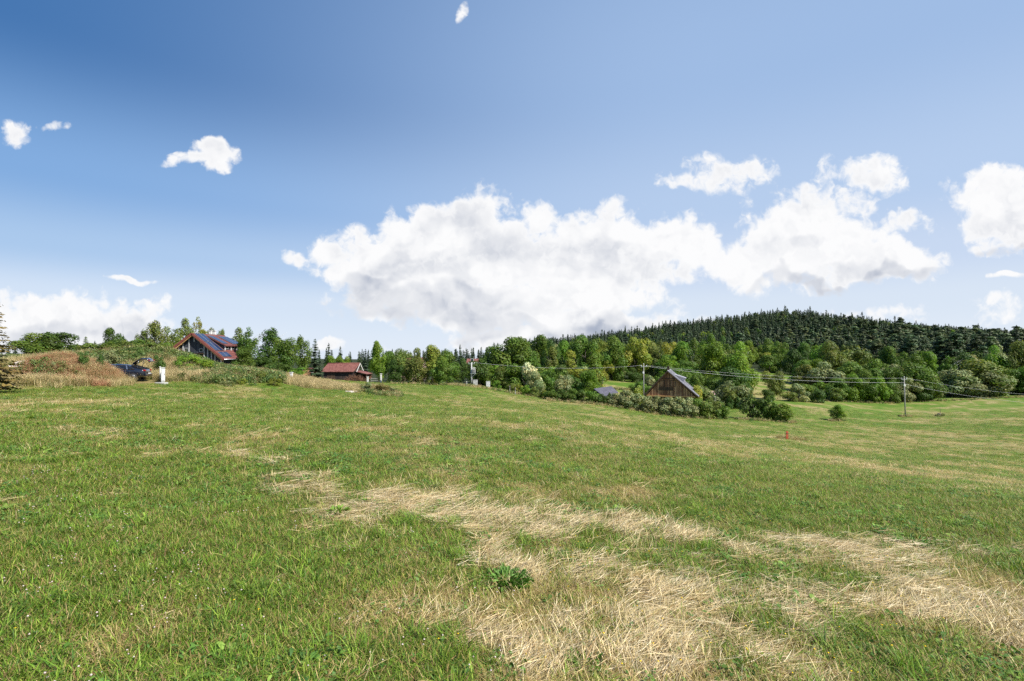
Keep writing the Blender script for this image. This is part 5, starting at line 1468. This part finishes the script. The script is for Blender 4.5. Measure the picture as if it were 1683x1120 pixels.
# ------------------------------------------------------------------ poles, wires, transformer
def pole(px, d, top, label, arm=True, r0=.15, lean=0.0, base_row=None):
    x = W(px, d); g = float(H(x, d)); h = ZP(top, d) - g
    r = empty('utility_pole', (x, d, g)); tag(r, label, 'utility pole'); r.rotation_euler[1] = lean
    m = MB(); m.tube([(0, 0, -.5), (0, 0, h * .5), (0, 0, h)], [r0, r0 * .85, r0 * .65], 10); m.build('pole', M['wood_post'], r)
    if arm:
        m = MB(); m.box((0, 0, h - .35), (1.1, .10, .10)); m.build('crossarm', M['alu'], r)
        for s in (-.5, 0, .5):
            m = MB(); zz = h - .30 if s else h
            m.tube([(s, 0, zz), (s, 0, zz + .1), (s, 0, zz + .2), (s, 0, zz + .26)], [.035, .075, .06, .02], 8); m.build('insulator', M['porcelain'], r)
        m = MB(); m.box((-.1, -.18, h - 1.5), (.28, .2, .42)); m.build('junction_box', M['porcelain'], r)
    return Vector((x, d, g + h))
pA = pole(1058, 100, 600, 'slim pale utility pole left of the chalet', r0=.10)
pB = pole(1488, 103, 621, 'leaning wooden utility pole in the open field on the right', r0=.125, lean=R(-1.8))
pB = Vector((pB.x - .25, pB.y, pB.z))
pC = pole(1311, 165, 616, 'small far pole in front of the trees beyond the pasture', arm=False, r0=.12)
def wire(a, b, sag, label, r=.013):
    m = MB(); n = 24; P_ = []
    for i in range(n + 1):
        t = i / n; p = Vector(a).lerp(Vector(b), t); p.z -= sag * 4 * t * (1 - t); P_.append(p)
    m.tube(P_, r, 5, False); o = m.build('power_line', M['wire']); tag(o, label, 'power line')
def transformer():
    d = 93.5; x = W(776, d); g = float(H(x, d)); h = ZP(596, d) - g
    r = empty('pole_transformer', (x, d, g)); tag(r, 'concrete pole transformer station with grey box at the top of the field', 'transformer')
    m = MB(); m.tube([(-.12, 0, -.4), (-.12, 0, h)], [.17, .12], 10); m.build('pole', M['concrete'], r)
    m = MB(); m.box((.22, 0, h * .52), (1.0, .8, .10)); m.bar((-.1, 0, h * .36), (.6, 0, h * .50), .07, .07); m.build('platform', M['alu'], r)
    m = MB(); m.box((.32, 0, h * .52 + .5), (.55, .55, .8))
    for i in range(5): m.box((.12 + i * .1, -.32, h * .52 + .48), (.03, .1, .6))
    tb = m.build('transformer_tank', M['concrete'], r)
    for i in range(3):
        m = MB(); m.tube([(.14 + i * .18, 0, h * .52 + .9), (.14 + i * .18, 0, h * .52 + 1.02), (.14 + i * .18, 0, h * .52 + 1.15)], [.03, .06, .02], 6); m.build('insulator', M['porcelain'], tb)
    m = MB(); m.box((-.1, 0, h - .25), (1.2, .1, .1)); m.bar((-.12, 0, h * .8), (.45, 0, h * .66), .05, .05); m.build('crossarm', M['alu'], r)
    for s in (-.6, 0, .4):
        m = MB(); m.tube([(s, 0, h - .2), (s, 0, h - .1), (s, 0, h + .02)], [.03, .07, .02], 6); m.build('insulator', M['porcelain'], r)
    return Vector((x, d, g + h))
pT = transformer()
o3 = Vector((0, 0, -.1))
wire(pT + Vector((.3, 0, 0)), pA + Vector((-.3, 0, -.1)), .8, 'power line from the transformer to the pole left of the chalet')
wire(pA + Vector((.5, 0, -.1)), pB + Vector((-.5, 0, -.1)), .8, 'upper power line between the chalet pole and the field pole')
wire(pA + Vector((.2, 0, -.25)), pB + Vector((-.1, -.1, -1.0)), .9, 'lower power line between the chalet pole and the field pole', .02)
wire(pB + Vector((.5, 0, -.1)), Vector((W(1850, 92), 92, ZP(655, 92))), 1.0, 'upper power line leaving the field pole to the right')
wire(pB + Vector((.1, -.1, -1.3)), Vector((W(1850, 90), 90, ZP(668, 90))), 1.2, 'lower power line leaving the field pole to the right', .018)

def cabinet(name, label, px0, px1, d, top, base, mat, slab=True, doors=1):
    x = (W(px0, d) + W(px1, d)) / 2; w = (px1 - px0) / FPX * d; g = float(H(x, d)); zt = ZP(top, d) - g
    r = empty(name, (x, d, g), math.atan2(-x, d)); tag(r, label, 'cabinet')
    m = MB(); m.box((0, 0, zt / 2 + .03), (w, .34, zt - .14)); m.build('body', mat, r, .012)
    m = MB(); m.box((0, -.02, zt - .02), (w + .025, .38, .05)); m.build('lid', mat, r, .01)
    for i in range(doors):
        cx = (-w / 2 + w / doors * (i + .5))
        m = MB(); m.box((cx, -.18, zt * .5 + .03), (w / doors - .05, .03, zt - .32)); dr = m.build('door', mat, r, .006)
        m = MB(); m.box((cx + w / doors * .36, -.205, zt * .55), (.03, .03, .12)); m.build('handle', M['dark_inside'], dr)
    m = MB(); m.box((0, 0, .0), (w - .04, .3, .14)); m.build('base', M['concrete'], r)
cabinet('meter_cabinet', 'tall white utility meter cabinet beside the dark car', 265.3, 270.8, 45, 604.5, 624, M['white'])
cabinet('meter_cabinet', 'narrow white meter box just left of the tall white cabinet', 262.4, 264.4, 45.6, 603, 621, M['offwhite'])
cabinet('switch_cabinet', 'grey switch cabinet at the foot of the transformer pole', 777.5, 785, 93, 624.5, 632, M['concrete'])
cabinet('switch_cabinet', 'white double door cabinet right of the transformer', 799, 805.5, 92, 627, 636, M['white'], doors=2)
def slab(px0, px1, d, dy, label, mat, name='concrete_slab', dz=.05, tilt=0.0, z=None, rz=0.0):
    x = (W(px0, d) + W(px1, d)) / 2; w = (px1 - px0) / FPX * d
    m = MB(); rg = random.Random(int(px0)); n = 14; poly = []
    for i in range(n):
        a = 2 * math.pi * i / n; c = abs(math.cos(a)) ** .5 * math.copysign(1, math.cos(a)); s = abs(math.sin(a)) ** .5 * math.copysign(1, math.sin(a))
        q = rg.uniform(.88, 1.05); poly.append((c * w / 2 * q, s * dy / 2 * q, 0))
    m.prism(poly, (0, 0, .16)); o = m.build(name, mat, None, .015)
    o.location = (x, d, (float(H(x, d)) if z is None else z) + dz - .05); o.rotation_euler = (tilt, 0, rz); tag(o, label, 'slab')
slab(255, 275, 43.8, .5, 'flat pale slab in front of the white meter cabinets', M['concrete'], dz=.02)
slab(569, 585, 52.3, 1.6, 'flat white concrete slab at the edge of the golden grass', M['pale_stone'], dz=.0)
_hx = W(33, 38.2); slab(22, 47, 38.2, 1.2, 'pale broken board lying on the left foot of the soil heap', M['pale_stone'], 'stone_slab', tilt=.42, z=float(max(heap_z(np.array([_hx]), np.array([38.2]))[0], H(_hx, 38.2))) + .22)
def white_post(px0, px1, d, top, label):
    x = (W(px0, d) + W(px1, d)) / 2; w = (px1 - px0) / FPX * d; g = float(H(x, d)); h = ZP(top, d) - g
    r = empty('gate_post', (x, d, g)); tag(r, label, 'post')
    m = MB(); m.box((0, 0, h / 2 - .1), (w, w, h + .2)); m.build('post', M['offwhite'], r, .02)
    m = MB(); m.box((0, 0, h + .04), (w + .1, w + .1, .08)); m.build('cap', M['offwhite'], r, .01)
white_post(477, 480.6, 66, 613, 'small white post before the dark bushes left of the golden grass')
white_post(603, 605.5, 130, 619.5, 'white gate pillar right of the barn lean-to')
white_post(625, 627.5, 100, 615, 'white post under the bright ragged tree')
def stake(px, d, top, label, w=.12, mat='red_plastic', name='marker_post'):
    x = W(px, d); g = float(H(x, d)); h = ZP(top, d) - g
    r = empty(name, (x, d, g)); tag(r, label, 'marker post' if mat == 'red_plastic' else 'stake')
    m = MB(); m.prism([(-w / 2, -.04, -.2), (w / 2, -.04, -.2), (w / 2, -.04, h - .06), (0, -.04, h), (-w / 2, -.04, h - .06)], (0, .08, 0)); m.build('post', M[mat], r, .006)
    m = MB(); m.box((0, -.045, h * .72), (w * .9, .012, h * .12)); m.build('band', M['brown_dark'] if mat != 'red_plastic' else M['trim_red'], r)
stake(1293.5, 44.7, 708.5, 'red marker post standing in dry grass in the field', .19)
stake(386 - 0.0, 50, 620, 'small orange marker stake on the weedy bank below the log house', .22)
stake(838, 86, 634, 'thin wooden stake at the upper field edge, left of two', .12, 'wood_post', 'fence_stake')
stake(847, 85, 637, 'thin wooden stake at the upper field edge, right of two', .12, 'wood_post', 'fence_stake')
stake(767, 93, 627, 'short white stake left of the transformer', .16, 'white', 'fence_stake')
def fence():
    d = 126.0; r = empty('wooden_fence', (W(650, d), d, float(H(W(650, d), d)))); tag(r, 'grey wooden rail fence running under the orchard trees', 'fence')
    x = W(610, d); e = W(702, d); P_ = []
    while x < e:
        z = float(H(x, d)); P_.append((x - r.location.x, 0, z - r.location.z)); m = MB(); m.box((x - r.location.x, 0, z - r.location.z + .5), (.12, .12, 1.3)); m.build('post', M['wood_post'], r); x += 2.2
    for h in (.45, .95):
        m = MB()
        for a, b in zip(P_[:-1], P_[1:]): m.bar((a[0], -.08, a[2] + h), (b[0], -.08, b[2] + h), .04, .14)
        m.build('rail', M['wood_post'], r)
fence()
def stump():
    d = 103.5; x = W(1545, d); g = float(H(x, d)); r = empty('tree_stump', (x, d, g)); tag(r, 'low ragged stump with an upright stick right of the field pole', 'stump')
    m = MB(); m.tube([(-.3, 0, -.2), (-.2, 0, .35), (-.15, 0, .55)], [.4, .3, .2], 9); m.tube([(.3, .1, -.2), (.35, .1, .4)], [.25, .16], 8); m.build('trunk', M['bark'], r)
    m = MB(); m.tube([(0, 0, 0), (.03, 0, 1.0), (.0, 0, 1.9)], [.05, .04, .015], 6); m.build('stick', M['bark'], r)
stump()
for px, top in ((1540, 682), (1550, 683.5), (1480, 683)):
    tree_at('bush', px, 103.3, top, 9, 'leaf_dark', {1540: 'tiny dark scrub left of the ragged stump', 1550: 'tiny dark scrub right of the ragged stump', 1480: 'tiny dark scrub at the foot of the field pole'}[px])

# bushes over the banks round the building plot
bk = [(52, 39.2, 586, 14, 'leaf_grey', 'small blue green thistle bush on the left of the soil heap'), (136, 39.6, 579, 16, 'leaf_dark', 'small dark bush on the crest of the soil heap'),
      (165, 41.0, 582, 12, 'leaf_dark', 'small dark bush on the right crest of the soil heap'), (88, 38.0, 594, 10, 'leaf_grey', 'tiny grey thistle low on the soil heap'),
      (150, 62, 564, 40, 'leaf_olive', 'olive scrub on the bank crest above the soil heap'), (178, 60, 562, 36, 'leaf', 'green scrub on the bank crest behind the car roof'),
      (205, 60, 560, 36, 'leaf_olive', 'tall olive scrub directly behind the open tailgate'), (228, 62, 558, 32, 'leaf', 'green scrub on the bank crest right of the tailgate'),
      (250, 60, 562, 30, 'leaf_olive', 'olive scrub on the bank above the white cabinet'), (272, 64, 563, 26, 'leaf', 'green scrub on the bank touching the left eave'),
      (180, 53, 574, 30, 'leaf_grey', 'grey green scrub half way down the bank left of the tailgate'), (262, 52, 584, 20, 'leaf_dark', 'dark scrub right of the tailgate'),
      (298, 56, 585, 24, 'leaf_bright', 'fresh green scrub below the gable of the log house'), (318, 58, 583, 28, 'leaf_bright', 'yellowish green scrub in front of the gable window'),
      (338, 58, 591, 26, 'leaf_bright', 'fresh green scrub in front of the charcoal wall'), (300, 47.5, 612, 18, 'leaf_dark', 'dark weed bush right of the white cabinet'),
      (366, 54, 604, 22, 'leaf_olive', 'olive scrub below the house corner'), (388, 50.5, 605, 22, 'leaf_olive', 'olive scrub on the stony bank, left of three'),
      (408, 50.5, 603, 22, 'leaf_grey', 'grey green scrub on the stony bank, middle of three'), (430, 50, 610, 20, 'leaf_olive', 'olive scrub on the stony bank, right of three'),
      (452, 49, 620, 18, 'leaf_yellow', 'low yellow green scrub where the stony bank ends'), (398, 47.5, 622, 16, 'leaf_yellow', 'low yellow green scrub at the foot of the stony bank'),
      (372, 47, 623, 14, 'leaf', 'low green scrub left of the orange stake'), (606, 54, 629, 20, 'leaf_grey', 'grey green weeds on the last small mound, left'),
      (628, 54, 630, 22, 'leaf_brown', 'brownish bramble on the last small mound'), (641, 54.5, 635, 14, 'leaf_grey', 'grey weeds at the right end of the last mound')]
for px, d, top, w, mt, lab in bk:
    zb = None
    if 36 < d < 43 and 0 < px < 215: zb = float(heap_z(np.array([W(px, d)]), np.array([d]))[0])
    x = W(px, d); z = float(H(x, d)) if zb is None else zb
    h = max(ZP(top, d) - z, .5)
    plant('bush', x, d, h, w / FPX * d * 1.1, mt, lab, 'scrub on the banks of the building plot', zbase=z, name='scrub_bush')

# ------------------------------------------------------------------ the dark liftback car with its tailgate up
def car():
    mp, k = new_mat('navy_car_paint'); p = k.node('ShaderNodeBsdfPrincipled'); p.inputs['Base Color'].default_value = (.010, .014, .026, 1)
    p.inputs['Roughness'].default_value = .22; p.inputs['Coat Weight'].default_value = 1.0; p.inputs['Coat Roughness'].default_value = .04
    nz = k.noise(k.node('ShaderNodeTexCoord').outputs['Object'], 6, 4, .6); k.l.new(k.math('MULTIPLY_ADD', nz, .12, .18), p.inputs['Roughness'])
    o = k.node('ShaderNodeOutputMaterial'); k.l.new(p.outputs[0], o.inputs[0])
    gl = plain('car_glass', (.010, .013, .018), None, rough=.04, spec=.9)
    chrome = plain('chrome_trim', (.75, .75, .76), None, rough=.15, metal=1.0)
    rub = plain('tyre_rubber', (.02, .02, .02), None, rough=.8)
    red = plain('tail_lamp', (.35, .01, .01), None, rough=.15)
    rimm = plain('wheel_rim', (.22, .22, .23), None, rough=.3, metal=.7)
    lamp = plain('head_lamp', (.75, .76, .78), None, rough=.1)
    g = float(H(*CAR)); heading = R(197)                         # nose away to the left
    r = empty('liftback_car', (CAR[0], CAR[1], g), heading); tag(r, 'dark navy liftback car with its tailgate raised, parked behind the tall grass', 'car')
    # sections along x (nose = +x): x, half width low, half width belt, z bottom, z belt, half width roof, z roof
    S_ = [(-2.30, .70, .74, .42, .86, .0, .90), (-2.22, .84, .82, .28, .96, .0, 1.00), (-1.95, .90, .86, .22, 1.00, .0, 1.04),
          (-1.75, .91, .87, .20, 1.00, .50, 1.10), (-1.25, .92, .88, .19, .99, .60, 1.30), (-.6, .92, .89, .18, .97, .62, 1.42), (.0, .92, .89, .18, .95, .62, 1.45), (.45, .92, .89, .18, .94, .60, 1.42),
          (.95, .92, .88, .18, .93, .55, 1.20), (1.35, .91, .86, .19, .92, .0, .98), (1.85, .89, .80, .22, .82, .0, .86), (2.2, .80, .70, .26, .70, .0, .74), (2.34, .62, .55, .36, .58, .0, .60)]
    V = []; F = []
    for (x, wl, wb, zb, zl, wr, zr) in S_:
        wr2 = wr if wr > 0 else wb * .82
        V += [(x, -wl * .9, zb), (x, -wl, zb + (zl - zb) * .35), (x, -wl, zb + (zl - zb) * .7), (x, -wb, zl), (x, -wr2, zr if wr > 0 else zl + (zr - zl) * .7), (x, 0, zr + (.03 if wr > 0 else 0)),
              (x, wr2, zr if wr > 0 else zl + (zr - zl) * .7), (x, wb, zl), (x, wl, zb + (zl - zb) * .7), (x, wl, zb + (zl - zb) * .35), (x, wl * .9, zb)]
    n = 11
    for i in range(len(S_) - 1):
        for j in range(n): F.append((i * n + j, i * n + (j + 1) % n, (i + 1) * n + (j + 1) % n, (i + 1) * n + j))
    F.append(tuple(range(n))); F.append(tuple((len(S_) - 1) * n + j for j in range(n))[::-1])
    m = MB(); m.add(V, F, True); b = m.build('body', mp, r)
    sb = b.modifiers.new('sub', 'SUBSURF'); sb.levels = 1; sb.render_levels = 1
    # side windows: proud panels following the side of the cabin
    def side(s, x0, x1, xt0, xt1, name='side_window'):
        zb_, zt_ = .99, 1.33; wb_, wt_ = .885, .690
        def c(x, t): return (x, s * (wb_ + (wt_ - wb_) * t + .010), zb_ + (zt_ - zb_) * t)
        f = MB(); q = [c(x0, 0), c(x1, 0), c(xt1, 1), c(xt0, 1)]
        e = [(p[0], p[1] - s * .03, p[2]) for p in q]
        f.add(q + e, [(0, 1, 2, 3), (7, 6, 5, 4), (0, 4, 5, 1), (1, 5, 6, 2), (2, 6, 7, 3), (3, 7, 4, 0)]); w = f.build(name, gl, r)
        f = MB()
        for a, bb in zip(q, q[1:] + q[:1]): f.bar(a, bb, .022, .022)
        f.build('window_trim', chrome, w)
    for s in (-1, 1):
        side(s, -1.55, -1.02, -1.02, -.90); side(s, -.98, -.08, -.84, -.08); side(s, -.04, .95, -.04, .45)
    f = MB(); q = [(1.33, -.72, .98), (1.33, .72, .98), (.50, .56, 1.405), (.50, -.56, 1.405)]; f.add([Vector(p) + Vector((.03, 0, .035)) for p in q] + [Vector(p) + Vector((-.02, 0, -.0)) for p in q], [(0, 1, 2, 3), (7, 6, 5, 4), (0, 4, 5, 1), (1, 5, 6, 2), (2, 6, 7, 3), (3, 7, 4, 0)]); f.build('windscreen', gl, r)
    # boot drawn as a near-black panel on the closed body; its colour is interior shade
    f = MB(); q = [(-1.22, -.55, 1.335), (-1.22, .55, 1.335), (-2.12, .64, 1.035), (-2.12, -.64, 1.035)]; f.add([Vector(p) + Vector((0, 0, .02)) for p in q] + [Vector(p) + Vector((0, 0, -.06)) for p in q], [(0, 1, 2, 3), (7, 6, 5, 4), (0, 4, 5, 1), (1, 5, 6, 2), (2, 6, 7, 3), (3, 7, 4, 0)]); f.build('boot_shade_panel', M['dark_inside'], r)
    # raised tailgate hinged at the rear of the roof
    tg = []
    for (u, zz, w) in ((-1.20, 1.42, .54), (-1.55, 1.76, .60), (-1.95, 1.93, .64), (-2.30, 1.96, .68), (-2.50, 1.84, .68), (-2.60, 1.66, .62)):
        tg.append((u, zz, w))
    V = []; F = []
    for (u, zz, w) in tg: V += [(u, -w, zz - .04), (u, -w * .5, zz + .02), (u, w * .5, zz + .02), (u, w, zz - .04)]
    for (u, zz, w) in tg: V += [(u + .03, -w, zz - .10), (u + .03, -w * .5, zz - .05), (u + .03, w * .5, zz - .05), (u + .03, w, zz - .10)]
    k0 = len(tg) * 4
    for i in range(len(tg) - 1):
        for j in range(3): a = i * 4 + j; F += [(a, a + 1, a + 5, a + 4), (k0 + a + 4, k0 + a + 5, k0 + a + 1, k0 + a)]
        for j in (0, 3): a = i * 4 + j; F.append((a, a + 4, k0 + a + 4, k0 + a))
    for base in (0, (len(tg) - 1) * 4):
        for j in range(3): a = base + j; F.append((a, a + 1, k0 + a + 1, k0 + a))
    m = MB(); m.add(V, F, True); t = m.build('tailgate', mp, r)
    m = MB(); q = [(-1.30, -.46, 1.53), (-1.30, .46, 1.53), (-1.92, .54, 1.955), (-1.92, -.54, 1.955)]; m.add([Vector(p) + Vector((0, 0, .025)) for p in q] + [Vector(p) + Vector((.02, 0, -.12)) for p in q], [(0, 1, 2, 3), (7, 6, 5, 4), (0, 4, 5, 1), (1, 5, 6, 2), (2, 6, 7, 3), (3, 7, 4, 0)]); m.build('rear_window', gl, t)
    m = MB(); m.box((-2.36, 0, 1.90), (.05, .9, .05)); m.box((-2.46, 0, 1.75), (.05, .5, .06)); m.build('inner_trim', chrome, t)
    for s in (-1, 1):
        m = MB(); m.tube([(-1.62, s * .58, 1.15), (-1.78, s * .60, 1.80)], .018, 6); m.build('gas_strut', chrome, t)
        m = MB(); m.box((-2.50, s * .55, 1.78), (.12, .16, .10)); m.build('tail_lamp', red, t)
        m = MB(); m.box((-2.235, s * .66, .90), (.12, .34, .12)); m.build('tail_lamp', red, r)
        m = MB(); m.box((2.20, s * .52, .62), (.20, .30, .12), rz=s * -.35); m.build('headlamp', lamp, r, .03)
        m = MB(); m.box((.78, s * .98, 1.02), (.16, .20, .13)); m.bar((.80, s * .86, .98), (.80, s * .96, 1.0), .05, .05); m.build('wing_mirror', mp, r, .03)
        for x in (-1.42, 1.42):
            m = MB(); m.tube([(x, s * .70, .33), (x, s * .74, .33), (x, s * .90, .33), (x, s * .93, .33)], [.29, .33, .33, .29], 28); w = m.build('wheel', rub, r)
            m = MB(); m.tube([(x, s * .925, .33), (x, s * .945, .33)], [.215, .205], 24)
            m.build('rim', rimm, w)
            m = MB()
            for i in range(5):
                a = i * 1.2566; m.bar((x + .04 * math.cos(a), s * .955, .33 + .04 * math.sin(a)), (x + .2 * math.cos(a), s * .95, .33 + .2 * math.sin(a)), .03, .05)
            m.build('spokes', M['dark_inside'], w)
    m = MB(); m.box((-2.30, 0, .48), (.12, 1.45, .22)); m.build('bumper', mp, r, .04)
    m = MB(); m.box((-2.375, 0, .62), (.02, .52, .11)); m.build('number_plate', M['white'], r)
    for s in (-1, 1):
        m = MB(); m.box((-.55, s * .925, .80), (.16, .03, .03)); m.box((.40, s * .925, .80), (.16, .03, .03)); m.build('door_handle', chrome, r)
car()
